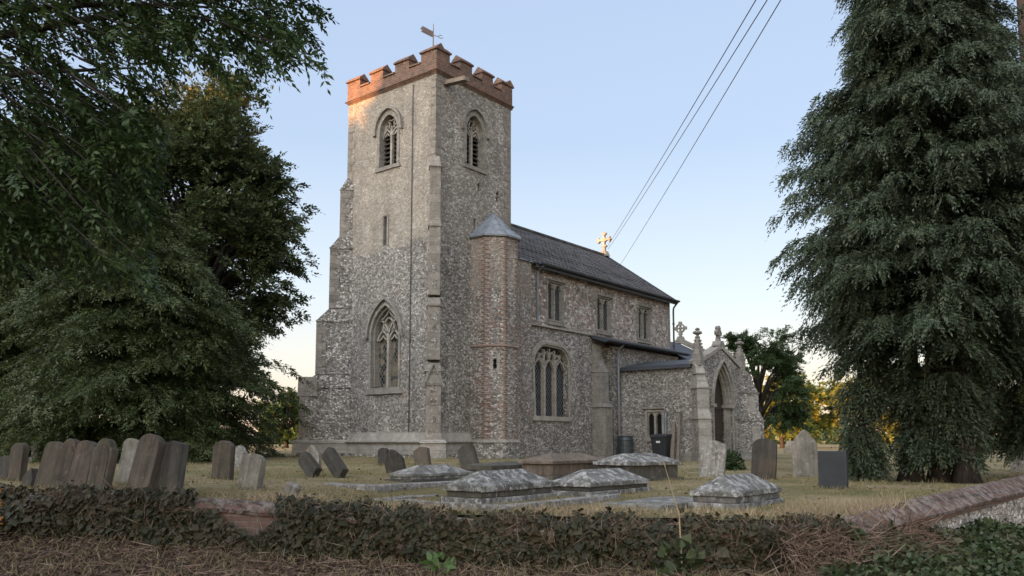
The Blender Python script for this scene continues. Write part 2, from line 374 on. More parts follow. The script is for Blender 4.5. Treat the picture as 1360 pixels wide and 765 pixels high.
def thing(name, label, cat, loc=(0,0,0), rz=0.0, group=None):
    o = bpy.data.objects.new(name, None); COL.objects.link(o); o.empty_display_size = .3
    o.location = loc; o.rotation_euler = (0, 0, rz); tag(o, label, cat, group)
    if rz == 0.0: ORIG[o.name] = tuple(loc)          # parts of unrotated things are given in world space
    return o
def tag(o, label=None, cat=None, group=None, kind=None):
    if label: o['label'] = label
    if cat: o['category'] = cat
    if group: o['group'] = group
    if kind: o['kind'] = kind
    return o
ORIG = {}
def obj(name, mb, mat, parent=None, smooth=False, bevel=0.0, origin=None, label=None, jitter=0.0, seed=0, cuts=0):
    """one mesh object; vertices given in world space unless the parent was rotated (then local to it)"""
    me = bpy.data.meshes.new(name)
    off = Vector((0,0,0))
    if origin is not None: off = Vector(origin)
    elif parent is not None: off = Vector(ORIG.get(parent.name, (0,0,0)))
    me.from_pydata([tuple(Vector(p)-off) for p in mb.v], [], mb.f)
    bm = bmesh.new(); bm.from_mesh(me)
    bmesh.ops.recalc_face_normals(bm, faces=bm.faces)
    if bevel > 0:
        bmesh.ops.bevel(bm, geom=[e for e in bm.edges if e.is_manifold and e.calc_face_angle(0) > .5], offset=bevel, segments=2, affect='EDGES', profile=.6, clamp_overlap=True)
    if cuts: bmesh.ops.subdivide_edges(bm, edges=bm.edges[:], cuts=cuts, use_grid_fill=True)
    if jitter > 0:
        for v in bm.verts:
            v.co += noise.noise_vector(v.co*3.1 + Vector((seed*7.3, seed*1.7, 0)))*jitter + noise.noise_vector(v.co*11 + Vector((seed*3.3, 0, 0)))*jitter*.4
    if smooth:
        for f in bm.faces: f.smooth = True
    bm.to_mesh(me); bm.free()
    me.materials.append(MATS[mat] if isinstance(mat, str) else mat)
    o = bpy.data.objects.new(name, me); COL.objects.link(o)
    if parent is not None:
        o.parent = parent; ORIG[o.name] = tuple(off)
    elif origin is not None: o.location = origin
    if label: o['label'] = label
    return o
def carve(o, mbs):
    """cut openings out of a wall for good"""
    tmp = []
    for mb in mbs:
        c = obj('cut', mb, 'oak'); m = o.modifiers.new('b', 'BOOLEAN'); m.operation = 'DIFFERENCE'; m.object = c; m.solver = 'EXACT'; tmp.append(c)
    bpy.context.view_layer.update()
    dg = bpy.context.evaluated_depsgraph_get()
    me = bpy.data.meshes.new_from_object(o.evaluated_get(dg))
    o.modifiers.clear(); old = o.data; o.data = me; bpy.data.meshes.remove(old)
    for c in tmp:
        d = c.data; bpy.data.objects.remove(c); bpy.data.meshes.remove(d)
def frame(o, right, out, up=(0,0,1)):
    o, right, out, up = Vector(o), Vector(right), Vector(out), Vector(up)
    return lambda a, b, d=0.0: o + right*a + up*b + out*d
def arch(w, h0, h1, n=10, base=0.0):
    """pointed-arch outline from left foot over the apex to right foot: half width w, springing h0, apex h1"""
    r = h1-h0; c = (r*r-w*w)/(2*w); RR = c+w
    a1 = math.asin(min(1, r/RR))
    left = [(c-RR*math.cos(a1*i/n), h0+RR*math.sin(a1*i/n)) for i in range(n+1)]
    right = [(-a, b) for a, b in left[:-1]][::-1]
    pts = left + right
    if base is not None: pts = [(-w, base)] + pts + [(w, base)]
    return pts

# ------------------------------------------------------------------ ground levels (metres above the road verge)
GC = [(-2.6,28,1.09),(-6,32,1.1),(-1,21.5,1.0),(0.5,30.5,1.02),(7.3,34,.81),(5.6,18.5,.78),(-.1,11,.70),(2.9,11,.70),(9,17.7,.75),(-5.6,12.5,.85),
      (-7.5,12.4,.84),(-4.2,16,.91),(-.4,11.2,.60),(3,10.7,.58),(-4,11.8,.80),(-10,20,1.0),(-14,30,1.05),(10,14,.74),(4,26,.80),(16,30,.75),(20,60,.7),(-20,60,1.0),(0,80,.8),(40,90,.7),(-30,100,1.0),(-20,18,.9),(12,38,.76)]
GCx = np.array([g[0] for g in GC]); GCy = np.array([g[1] for g in GC]); GCz = np.array([g[2] for g in GC])
def yard(r, f):
    r = np.asarray(r, float); f = np.asarray(f, float)
    sg = 2.5 + .16*np.maximum(f-8, 0)
    d2 = (r[...,None]-GCx)**2 + (f[...,None]-GCy)**2
    w = 1/(d2 + (sg[...,None]*.5)**2)**1.6
    return (w*GCz).sum(-1)/w.sum(-1)
def ray(u, v):
    x = (u-CX)/F_PX; y = (CY-v)/F_PX
    return x, math.cos(PITCH)-y*math.sin(PITCH), math.sin(PITCH)+y*math.cos(PITCH)
def on_yard(u, v):                   # where a line of sight meets the churchyard: (right, ahead, height)
    a, b, c = ray(u, v); t = 4.0
    for _ in range(400):
        z = EYE + c*t
        if z <= float(yard(a*t, b*t)): break
        t += max(.02, (z-float(yard(a*t, b*t)))*4) if c < 0 else 1
    return a*t, b*t, EYE+c*t
def gz(x, y):
    r, f = w2cam(x, y); return float(yard(r, f))

# churchyard wall line, viewer coordinates: right, ahead, top height
WALL = [(-24,16.5,.94),(-7.5,12.2,.86),(-3.94,11.5,.84),(-.4,10.9,.61),(3.0,10.4,.59),(4.2,10.45,.63),(5.15,11.1,.78),(9.55,15.6,.97)]
LINE = WALL + [(40, 26, .9)]
def polar_hit(th):
    """distance from the viewer to the wall line along azimuth th"""
    dx, dy = math.sin(th), math.cos(th)
    for (x0,y0,_), (x1,y1,_) in zip(LINE, LINE[1:]):
        ex, ey = x1-x0, y1-y0; den = dx*ey-dy*ex
        if abs(den) < 1e-9: continue
        t = (x0*ey-y0*ex)/den; s = (x0*dy-y0*dx)/den
        if t > 0 and -1e-6 <= s <= 1+1e-6: return t
    return None
def grid_mesh(name, P, mat, kind='structure'):
    n, m = P.shape[:2]
    idx = np.arange(n*m).reshape(n, m)
    fs = np.stack([idx[:-1,:-1], idx[:-1,1:], idx[1:,1:], idx[1:,:-1]], -1).reshape(-1, 4)
    me = bpy.data.meshes.new(name); me.from_pydata(P.reshape(-1,3).tolist(), [], fs.tolist())
    me.polygons.foreach_set('use_smooth', np.ones(len(me.polygons), bool))
    me.materials.append(MATS[mat]); o = bpy.data.objects.new(name, me); COL.objects.link(o)
    me.update(); bm = bmesh.new(); bm.from_mesh(me)
    if sum(f.normal.z for f in bm.faces) < 0: bmesh.ops.reverse_faces(bm, faces=bm.faces); bm.to_mesh(me)
    bm.free()
    return tag(o, kind=kind)
ths = np.radians(np.linspace(-55, 55, 221))
rad = np.concatenate([[0, .12, .3, .6], 1+np.linspace(0, 34, 90)*1.0, [38, 45, 55, 70, 100, 160, 260, 500, 1000, 2400]])
P = np.zeros((len(ths), len(rad), 3))
for i, th in enumerate(ths):
    d0 = polar_hit(th) or 24
    rr = d0 + rad; r = np.sin(th)*rr; f = np.cos(th)*rr
    z = yard(r, f)
    z = z + np.array([.035*noise.noise((a*.55, b*.55, 0)) + .02*noise.noise((a*1.7, b*1.7, 3)) for a, b in zip(r, f)])*(rad < 60)
    x, y = CAMX + r*EX[0] + f*EX[1], CAMY + r*NX[0] + f*NX[1]
    P[i,:,0], P[i,:,1], P[i,:,2] = x, y, z
grid_mesh('churchyard_lawn', P, 'churchyard_ground')
# verge on the viewer's side, banked up to the wall foot; runs on as the lower ground all round
def verge_h(r, f):
    th = math.atan2(r, f); d = math.hypot(r, f); d0 = polar_hit(th)
    if d0 is None: return 0.0
    b = .34*max(0, min(1, (-r-.6)/5)) + .02
    return b*math.exp(-max(0, d0-d)/1.3) if d < d0+.05 else b-.02
ths = np.radians(np.linspace(-180, 180, 361)); rad = np.concatenate([np.linspace(.5, 18, 60), [24, 34, 60, 140, 400, 1200, 2600]])
P = np.zeros((len(ths), len(rad), 3))
for i, th in enumerate(ths):
    for j, d in enumerate(rad):
        r, f = math.sin(th)*d, math.cos(th)*d; x, y = cam2w(r, f)
        z = verge_h(r, f) if abs(th) < R(60) else 0
        if d > 18: z = min(z, 0)
        P[i,j] = (x, y, z + .03*noise.noise((r*1.2, f*1.2, 5)) if d < 18 else z)
grid_mesh('verge', P, 'verge_ground')

# ------------------------------------------------------------------ the church (x runs east, y north, tower corner at 0,0)
TX, TY = 4.15, 4.6
church = thing('church', 'flint parish church with a tall square brick-battlemented west tower, nave and south porch', 'church', (0, 0, 1.0))
def P_(name, mb, mat, par=church, **kw): return obj(name, mb, mat, par, **kw)
Wf = lambda y, x=0.0: frame((x, y, 0), (0,-1,0), (-1,0,0))      # west-facing wall, right = south
Sf = lambda x, y=0.0: frame((x, y, 0), (1,0,0), (0,-1,0))       # south-facing wall, right = east

# -- tower shaft
tower = P_('tower_wall', MB().box(0, TX, 0, TY, .5, 14.5), 'flint_tower')
WBIG, WBEL, SBEL = Wf(2.40), Wf(2.38), Sf(2.05)
big = arch(.78, 5.35, 6.52, base=3.5); bel = arch(.55, 12.9, 13.6, base=11.55)
cuts = [MB().prism(big, WBIG, -.42, .1), MB().prism(bel, WBEL, -.4, .1), MB().prism(bel, SBEL, -.4, .1),
        MB().prism([(-.11,8.65),(.11,8.65),(.11,9.7),(-.11,9.7)], Wf(2.46), -.4, .1),
        MB().prism([(-.09,9.15),(.09,9.15),(.09,9.62),(-.09,9.62)], Sf(2.05), -.4, .1),
        MB().prism([(-.08,10.75),(.02,10.66),(.1,10.75),(.09,10.98),(0,11.06),(-.09,10.95)], Sf(2.3), -.3, .1),
        MB().prism([(-.07,10.55),(.07,10.55),(.09,10.72),(.05,10.78),(.09,10.86),(0,10.98),(-.09,10.86),(-.05,10.78),(-.09,10.72)], Sf(3.36), -.3, .1)]
carve(tower, cuts)
for fr, q in ((Wf(2.46), (.13, 8.62, 9.73)), (Sf(2.05), (.11, 9.12, 9.65))):
    m = MB().sweep([(-q[0],q[1]),(-q[0],q[2]),(q[0],q[2]),(q[0],q[1])], .09, fr, -.30, .025, closed=True)
    sl = P_('slit_window', m, 'limestone_grey')
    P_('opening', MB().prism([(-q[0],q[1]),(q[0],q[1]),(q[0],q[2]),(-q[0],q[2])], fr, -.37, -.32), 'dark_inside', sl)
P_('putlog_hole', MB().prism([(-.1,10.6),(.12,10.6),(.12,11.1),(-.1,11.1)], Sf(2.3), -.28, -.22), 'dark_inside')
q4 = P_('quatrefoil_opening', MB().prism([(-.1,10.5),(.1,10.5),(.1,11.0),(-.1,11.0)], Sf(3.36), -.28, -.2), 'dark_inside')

# quoins at the tower's top corners and lower down where buttresses leave them
def quoin_stack(cx, cy, sx, sy, z0, z1, seed):
    rnd = random.Random(seed); m = MB(); z = z0; t = 0
    while z < z1:
        h = min(rnd.uniform(.24, .36), z1-z); a, b = (.40, .24) if t else (.24, .38)
        a *= rnd.uniform(.85, 1.1); b *= rnd.uniform(.85, 1.1)
        x0, x1 = sorted((cx - sx*.014, cx + sx*a)); y0, y1 = sorted((cy - sy*.014, cy + sy*b))
        m.box(x0, x1, y0, y1, z+.006, z+h-.006); z += h; t = 1-t
    return m
P_('quoin', quoin_stack(0, 0, 1, 1, 11.5, 14.35, 1), 'quoin', bevel=.012)
P_('quoin', quoin_stack(0, TY, 1, -1, 11.4, 14.35, 2), 'quoin', bevel=.012)
P_('quoin', quoin_stack(TX, 0, -1, 1, 9.0, 14.35, 3), 'quoin', bevel=.012)

# plinth: moulded string, sloped course and pale base
def around(m, e0, e1, z0, z1, x1=TX+.05, y1=TY):
    """a course round the west and south of the tower: projects e0 at its foot, e1 at its head"""
    b = [(-e0,-e0,z0),(x1,-e0,z0),(x1,y1+e0,z0),(-e0,y1+e0,z0)]; t = [(-e1,-e1,z1),(x1,-e1,z1),(x1,y1+e1,z1),(-e1,y1+e1,z1)]
    return m.hexa(b, t)
P_('plinth', around(around(MB(), .16, .14, 1.18, 1.545), .13, .03, 1.625, 1.93), 'plinth_stone')
P_('plinth_string', around(around(MB(), .20, .22, 1.545, 1.59), .22, .13, 1.59, 1.625), 'limestone_grey')
P_('plinth_footing', around(MB(), .19, .17, .5, 1.18), 'flint_nave')

# diagonal buttresses at the two western corners
def diag(cx, cy, ox, oy, stages, w0, name_mat='limestone_grey', seed=0, zb=.5, par=church, cover=None):
    """stages: (z_bottom, z_top, projection, half width); a sloped offset closes each stage"""
    out = Vector((ox, oy, 0)).normalized(); side = Vector((-out.y, out.x, 0)); m = MB()
    def pt(s, d, z): q = Vector((cx, cy, 0)) + side*s + out*d; return (q.x, q.y, z)
    prev = None
    for i, (z0, z1, pr, hw) in enumerate(stages):
        m.hexa([pt(-hw,-.3,z0), pt(hw,-.3,z0), pt(hw,pr,z0), pt(-hw,pr,z0)], [pt(-hw,-.3,z1), pt(hw,-.3,z1), pt(hw,pr,z1), pt(-hw,pr,z1)])
        np_ = stages[i+1][2] if i+1 < len(stages) else -.02
        sl = min(.42, (pr-np_)*1.5+.12)
        ov = .035
        m.hexa([pt(-hw-ov,-.3,z1+.002), pt(hw+ov,-.3,z1+.002), pt(hw+ov,pr+ov,z1+.002), pt(-hw-ov,pr+ov,z1+.002)],
               [pt(-hw-ov,-.3,z1+.06), pt(hw+ov,-.3,z1+.06), pt(hw+ov,pr+ov,z1+.06), pt(-hw-ov,pr+ov,z1+.06)])
        hw2 = stages[i+1][3] if i+1 < len(stages) else hw*.8
        m.hexa([pt(-hw,-.3,z1+.062), pt(hw,-.3,z1+.062), pt(hw,pr,z1+.062), pt(-hw,pr,z1+.062)],
               [pt(-hw2,-.3,z1+.062+sl), pt(hw2,-.3,z1+.062+sl), pt(hw2,max(np_,-.1)+.01,z1+.062+sl), pt(-hw2,max(np_,-.1)+.01,z1+.062+sl)])
    return m, pt
st = [(.5,1.55,.62,.34),(1.6,3.9,.5,.255),(4.3,6.1,.42,.215),(6.5,8.85,.33,.20),(9.1,10.95,.25,.19)]
m, pt = diag(0, 0, -1, -1, st, .25)
bu = P_('buttress', m, 'quoin', bevel=.02, jitter=.008)
# gablet on the lowest stage, facing the diagonal
fr = frame(pt(0, .5, 0), Vector((1,-1,0)).normalized(), Vector((-1,-1,0)).normalized())
P_('gablet', MB().prism([(-.30,3.45),(.30,3.45),(0,4.1)], fr, -.1, .035).sweep([(-.36,3.40),(0,4.16),(.36,3.40)], .07, fr, -.1, .09), 'limestone_grey', bu)
P_('base', MB().hexa([pt(-.44,-.3,.5), pt(.44,-.3,.5), pt(.44,.68,.5), pt(-.44,.68,.5)], [pt(-.41,-.3,1.56), pt(.41,-.3,1.56), pt(.41,.66,1.56), pt(-.41,.66,1.56)])
   .hexa([pt(-.46,-.3,1.562), pt(.46,-.3,1.562), pt(.46,.71,1.562), pt(-.46,.71,1.562)], [pt(-.38,-.3,1.66), pt(.38,-.3,1.66), pt(.38,.62,1.66), pt(-.38,.62,1.66)]), 'plinth_stone', bu)
rnd = random.Random(4)          # knapped flint panels let into the buttress face
for z in (4.75, 5.2, 5.62, 6.75, 7.25, 2.2, 2.75, 3.2):
    pr = .5 if z < 4 else (.42 if z < 6.2 else .33); zz = z; hw = rnd.uniform(.08, .12)
    mf = MB().hexa([pt(-hw,pr-.05,zz), pt(hw,pr-.05,zz), pt(hw,pr+.004,zz), pt(-hw,pr+.004,zz)], [pt(-hw*.8,pr-.05,zz+.27), pt(hw*.9,pr-.05,zz+.27), pt(hw*.9,pr+.004,zz+.27), pt(-hw*.8,pr+.004,zz+.27)])
    P_('flint_panel', mf, 'flint_nave', bu)
st = [(.5,1.55,1.62,.36),(1.6,3.55,1.52,.33),(4.05,6.0,.98,.30),(6.5,8.75,.55,.27),(9.2,11.0,.22,.25)]
m, pt = diag(0, TY, -1, 1, st, .25)
bn = P_('buttress', m, 'flint_nave')
P_('buttress_cap', MB().hexa([pt(-.37,.9,3.25), pt(.37,.9,3.25), pt(.37,1.6,3.25), pt(-.37,1.6,3.25)], [pt(-.37,.9,3.95), pt(.37,.9,3.95), pt(.37,1.58,3.95), pt(-.37,1.58,3.95)]), 'quoin', bn)
P_('base', MB().hexa([pt(-.42,-.3,1.18), pt(.42,-.3,1.18), pt(.42,1.74,1.18), pt(-.42,1.74,1.18)], [pt(-.42,-.3,1.56), pt(.42,-.3,1.56), pt(.42,1.72,1.56), pt(-.42,1.72,1.56)])
   .hexa([pt(-.46,-.3,1.562), pt(.46,-.3,1.562), pt(.46,1.79,1.562), pt(-.46,1.79,1.562)], [pt(-.38,-.3,1.66), pt(.38,-.3,1.66), pt(.38,1.66,1.66), pt(-.38,1.66,1.66)]), 'plinth_stone', bn)
for z0, z1, pr, hw in st[1:]:
    z = z0; t = 0; mq = MB()
    while z < z1-.05:
        h = min(.3, z1-z); a = .34 if t else .2
        mq.hexa([pt(-hw-.012,pr-a,z+.005), pt(hw+.012,pr-a,z+.005), pt(hw+.012,pr+.014,z+.005), pt(-hw-.012,pr+.014,z+.005)], [pt(-hw-.012,pr-a,z+h-.005), pt(hw+.012,pr-a,z+h-.005), pt(hw+.012,pr+.014,z+h-.005), pt(-hw-.012,pr+.014,z+h-.005)]); z += h; t = 1-t
    P_('quoin', mq, 'quoin', bn)

# parapet: brick with four stepped merlons a side, saddleback copings
PO = .05
def merlon_spans(L):
    u = [0, .74, 1.34, 2.04, 2.66, 3.33, 3.90, 4.6]; k = L/4.6
    return [(u[0]*k, u[1]*k), (u[2]*k, u[3]*k), (u[4]*k, u[5]*k), (u[6]*k, u[7]*k)]
mp = MB(); mc = MB(); TH = .36
gw, ge, gs, gn = -PO, TX+PO, -PO, TY+PO
mp.box(gw, ge, gs, gs+TH, 14.56, 14.93).box(gw, ge, gn-TH, gn, 14.56, 14.93)
mp.box(gw, gw+TH, gs+TH, gn-TH, 14.56, 14.93).box(ge-TH, ge, gs+TH, gn-TH, 14.56, 14.93)
def coping(m, axis, a0, a1, c, z, half, rise, tilt=0.0):
    """saddleback coping along x or y"""
    sec = [(-half, z), (half, z), (half, z+.06), (0, z+.06+rise), (-half, z+.06)]
    fr = (lambda p, q, d: (d, c+p, q)) if axis == 'x' else (lambda p, q, d: (c+p, d, q))
    return m.prism(sec, fr, a0, a1)
for ax, L, lo, hi, c in (('y', TY+2*PO, gs, gn, gw+TH/2), ('y', TY+2*PO, gs, gn, ge-TH/2), ('x', TX+2*PO, gw, ge, gs+TH/2), ('x', TX+2*PO, gw, ge, gn-TH/2)):
    sp = merlon_spans(L)
    for i, (a, b) in enumerate(sp):
        a += lo; b += lo
        if ax == 'x':
            if i == 0: a += TH
            if i == 3: b -= TH
            mp.box(a, b, c-TH/2+.001, c+TH/2-.001, 14.932, 15.27)
        else: mp.box(c-TH/2, c+TH/2, a, b, 14.932, 15.27)
        coping(mc, ax, a-.045, b+.045, c, 15.272 if ax == 'y' else 15.276, TH/2+.06, .2)
    for (a, b), (a2, b2) in zip(sp, sp[1:]): coping(mc, ax, b+lo+.05, a2+lo-.05, c, 14.934, TH/2+.05, .1)
par = P_('parapet', mp, 'parapet_brick')
P_('parapet_coping', mc, 'parapet_brick', par, bevel=.01, jitter=.012)
P_('parapet_string', around(around(MB(), .02, .10, 14.40, 14.5, TX+.08, TY), .13, .07, 14.502, 14.558, TX+.1, TY), 'parapet_brick', par)
P_('tower_roof', MB().hexa([(.2,.2,14.7),(TX-.2,.2,14.7),(TX-.2,TY-.2,14.7),(.2,TY-.2,14.7)], [(TX/2-.05,TY/2-.05,15.0),(TX/2+.05,TY/2-.05,15.0),(TX/2+.05,TY/2+.05,15.0),(TX/2-.05,TY/2+.05,15.0)]), 'lead')
P_('waterspout', MB().hexa([(.36,-1.0,14.02),(.60,-1.0,14.02),(.60,.05,14.12),(.36,.05,14.12)], [(.36,-1.0,14.16),(.60,-1.0,14.16),(.60,.05,14.27),(.36,.05,14.27)])
   .tube([(.48,-.72,14.02),(.47,-.3,13.55),(.46,-.02,13.2)], [.013]*3, 6), 'wood_spout')
P_('lightning_conductor', MB().tube([(-.025,1.12,z) for z in (1.7, 5, 9, 14.3)], [.016]*4, 5), 'iron')

# weather vane on the tower roof
vx, vy = 2.2, 2.3
vane = P_('weather_vane', MB().tube([(vx,vy,14.9),(vx,vy,17.0),(vx,vy,17.85)], [.035,.026,.012], 6), 'iron')
d1 = Vector((-.80,.60,0)); d0 = -d1
def vp(a, z, s=0.0):
    z = 16.4 + (z-15.68)*.86 if z > 16.2 else z + .62
    q = Vector((vx,vy,0)) + d1*a*.86 + Vector((.6,.8,0))*s; return (q.x, q.y, z)
vf = lambda a, b, d=0.0: vp(a, b, d)
P_('banner', MB().prism([(.02,16.72),(.56,16.93),(.50,17.02),(.60,17.06),(.52,17.15),(.50,17.2),(.02,17.0)], vf, -.012, .012), 'iron', vane)
P_('pointer', MB().tube([vp(-.02,16.82), vp(-.2,16.80), vp(-.32,16.72), vp(-.45,16.76)], [.014]*4, 5).tube([vp(-.22,16.78), vp(-.30,16.86), vp(-.40,16.86)], [.012]*3, 5), 'iron', vane)
P_('scroll', MB().tube([vp(.02,15.95), vp(.13,16.05), vp(.10,15.93), vp(0,15.85)], [.012]*4, 5).tube([vp(-.02,15.95), vp(-.13,16.05), vp(-.10,15.93), vp(0,15.85)], [.012]*4, 5), 'iron', vane)

# -- windows
def ring(m, pts, w, fr, d0, d1): return m.sweep(pts, w, fr, d0, d1)
def arc3(p, q, bul, n=8):
    (x0,y0), (x1,y1) = p, q; mx, my = (x0+x1)/2, (y0+y1)/2; nx, ny = -(y1-y0), (x1-x0)
    cx_, cy_ = mx+nx*bul, my+ny*bul
    return [((1-t)**2*x0+2*t*(1-t)*cx_+t*t*x1, (1-t)**2*y0+2*t*(1-t)*cy_+t*t*y1) for t in [i/n for i in range(n+1)]]
def hood(fr, w, h0, h1, drop=.12, name_par=None, th=.09):
    p = arch(w, h0, h1, base=None); p = [(p[0][0], h0-drop)] + p + [(p[-1][0], h0-drop)]
    p = [(p[0][0]-.08, h0-drop-.01)] + p + [(p[-1][0]+.08, h0-drop-.01)]
    return P_('hood_mould', MB().sweep(p, th, fr, -.03, .10), 'limestone_grey', name_par)
def belfry(fr):
    win = P_('belfry_window', MB().sweep([(-.52,11.6)]+arch(.52,12.9,13.56,base=None)+[(.52,11.6)], .13, fr, -.34, .02)
        .prism([(-.66,11.42),(.66,11.42),(.62,11.56),(-.62,11.56)], fr, -.3, .06), 'limestone_grey')
    t = MB().sweep([(0,11.56),(0,12.98)], .09, fr, -.26, -.14)
    for s in (-1, 1):
        t.sweep([(s*.45,12.7)] + arc3((s*.45,12.72),(s*.235,13.02),s*-.22) + arc3((s*.235,13.02),(s*.02,12.72),s*-.22)[1:], .05, fr, -.25, -.15)
        t.sweep(arc3((s*.38,12.76),(s*.235,12.9),s*.2) + arc3((s*.235,12.9),(s*.09,12.76),s*.2)[1:], .04, fr, -.24, -.16)
        t.sweep(arc3((0,12.98),(s*.24,13.16),s*.15), .05, fr, -.25, -.15)
        t.prism([(s*.46,12.72),(s*.45,13.08),(s*.30,13.24),(s*.24,13.02),(s*.40,12.86)], fr, -.24, -.17)
    th = [2*math.pi*i/24 for i in range(24)]
    t.sweep([((.155+.05*math.cos(4*a+math.pi))*math.cos(a), 13.2+(.155+.05*math.cos(4*a+math.pi))*math.sin(a)) for a in th], .05, fr, -.25, -.15, closed=True)
    t.sweep(arch(.40,13.05,13.5,base=None), .07, fr, -.25, -.16)
    P_('tracery', t, 'limestone', win)
    l = MB()
    for s in (-1, 1):
        for i in range(7):
            z = 11.62+i*.17; l.hexa([fr(s*.25-.19,z,-.2), fr(s*.25+.19,z,-.2), fr(s*.25+.19,z+.14,-.36), fr(s*.25-.19,z+.14,-.36)], [fr(s*.25-.19,z+.022,-.2), fr(s*.25+.19,z+.022,-.2), fr(s*.25+.19,z+.162,-.36), fr(s*.25-.19,z+.162,-.36)])
    P_('louvre', l, 'louvre', win)
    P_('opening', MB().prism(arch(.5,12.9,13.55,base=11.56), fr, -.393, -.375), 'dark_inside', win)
    hood(fr, .68, 12.95, 13.76, .1, win)
belfry(WBEL); belfry(SBEL)

# great west window: two lights under flowing tracery
fr = WBIG
win = P_('west_window', MB().sweep([(-.74,3.5)]+arch(.76,5.35,6.49,base=None)+[(.76,3.5)], .10, fr, -.30, .03)
    .sweep([(-.62,3.55)]+arch(.68,5.35,6.36,base=None)+[(.68,3.55)], .07, fr, -.34, -.10)
    .prism([(-.95,3.27),(.95,3.27),(.84,3.5),(-.84,3.5)], fr, -.3, .08), 'limestone_grey')
t = MB().sweep([(0,3.5),(0,5.45)], .10, fr, -.30, -.15)
for s in (-1, 1):
    t.sweep(arc3((s*.57,5.2),(s*.29,5.55),s*-.22) + arc3((s*.29,5.55),(s*.02,5.2),s*-.22)[1:], .055, fr, -.29, -.17)
    t.sweep(arc3((s*.50,5.22),(s*.29,5.40),s*.25) + arc3((s*.29,5.40),(s*.08,5.22),s*.25)[1:], .04, fr, -.28, -.19)
    t.sweep(arc3((0,5.42),(s*.40,5.95),s*.25,10), .055, fr, -.29, -.17)
    t.sweep(arc3((s*.30,5.52),(s*.02,6.02),s*-.3,10), .05, fr, -.29, -.17)
    t.sweep(arc3((s*.40,5.95),(0,6.28),s*.15,6), .05, fr, -.29, -.17)
    t.sweep(arc3((s*.12,5.55),(s*.25,5.85),s*-.3,6), .04, fr, -.28, -.19)
P_('tracery', t, 'limestone', win)
P_('glass', MB().prism(arch(.66,5.35,6.33,base=3.5), fr, -.40, -.31), 'glass_west', win)
hood(fr, .90, 5.32, 6.70, .0, win, .08)

# -- stair turret in the angle of tower and nave
TC = (2.73, -.32); TR = .94
oct_ = [(TC[0]+TR*math.cos(R(22.5+45*k)), TC[1]+TR*math.sin(R(22.5+45*k))) for k in range(8)]
tur = P_('stair_turret', MB().prism([(a, b) for a, b in oct_], lambda a, b, d: (a, b, d), .5, 8.9), 'flint_turret')
carve(tur, [MB().prism([(-.05,4.15),(.05,4.15),(.075,4.26),(.04,4.33),(.075,4.42),(0,4.52),(-.075,4.42),(-.04,4.33),(-.075,4.26)], frame((TC[0]+TR*.924*math.cos(R(225)), TC[1]+TR*.924*math.sin(R(225)), 0), (math.cos(R(315)), math.sin(R(315)), 0), (math.cos(R(225)), math.sin(R(225)), 0)), -.2, .1)])
ft = frame((TC[0]+TR*.924*math.cos(R(225)), TC[1]+TR*.924*math.sin(R(225)), 0), (math.cos(R(315)), math.sin(R(315)), 0), (math.cos(R(225)), math.sin(R(225)), 0))
P_('slit_surround', MB().sweep([(-.12,4.04),(-.12,4.62),(.12,4.62),(.12,4.04)], .10, ft, -.05, .012, closed=True), 'limestone', tur)
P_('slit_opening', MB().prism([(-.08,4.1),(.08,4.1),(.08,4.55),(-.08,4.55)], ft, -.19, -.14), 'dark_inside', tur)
rnd = random.Random(8)
for k in (4, 5, 6):                            # brick quoin strips at the turret's corners
    a = R(22.5+45*k); p = Vector((oct_[k][0], oct_[k][1], 0)); m = MB(); z = .55; t = 0
    e1 = (Vector((*oct_[k-1],0))-p).normalized(); e2 = (Vector((*oct_[(k+1)%8],0))-p).normalized(); o = Vector((math.cos(a), math.sin(a), 0))
    while z < 8.85:
        l1, l2 = (.15, .06) if t else (.06, .15); l1 *= rnd.uniform(.8, 1.25); l2 *= rnd.uniform(.8, 1.25)
        q = p + o*.012
        c = [q - o*.1, q + e1*l1 + e1.cross(Vector((0,0,1)))*0, q, q + e2*l2]
        bot = [p - o*.12, p + e1*l1 + o*.010, p + o*.014, p + e2*l2 + o*.010]
        m.hexa([(v.x, v.y, z) for v in bot], [(v.x, v.y, z+.064) for v in bot]); z += .078; t = 1-t
    P_('brick_strip', m, 'strip_brick', tur)
def octring(r0, r1, z0, z1):
    m = MB(); b = [(TC[0]+r0*math.cos(R(22.5+45*k)), TC[1]+r0*math.sin(R(22.5+45*k)), z0) for k in range(8)]
    t = [(TC[0]+r1*math.cos(R(22.5+45*k)), TC[1]+r1*math.sin(R(22.5+45*k)), z1) for k in range(8)]
    m.add(b+t, [tuple(range(7,-1,-1)), tuple(range(8,16))] + [(k, (k+1)%8, 8+(k+1)%8, 8+k) for k in range(8)]); return m
P_('string_course', octring(TR+.05, TR+.03, 4.92, 5.0), 'strip_brick', tur)
P_('plinth_string', octring(TR+.10, TR+.03, 1.57, 1.68), 'limestone_grey', tur)
P_('plinth_footing', octring(TR+.07, TR+.05, .5, 1.57), 'flint_nave', tur)
m = MB(); prof = [(1.04,8.86),(1.06,8.92),(.98,8.99),(.66,9.25),(.36,9.56),(.14,9.80),(.03,9.92)]
for k in range(8):
    pass
vs = []; fs = []
for r_, z_ in prof:
    for k in range(8): vs.append((TC[0]-.0+r_*math.cos(R(22.5+45*k)), TC[1]+r_*math.sin(R(22.5+45*k)), z_))
for i in range(len(prof)-1):
    for k in range(8): fs.append((i*8+k, i*8+(k+1)%8, (i+1)*8+(k+1)%8, (i+1)*8+k))
fs += [tuple(range(7,-1,-1)), tuple(range((len(prof)-1)*8, len(prof)*8))]
m.add(vs, fs)
rf = P_('lead_roof', m, 'lead', tur)
m = MB()
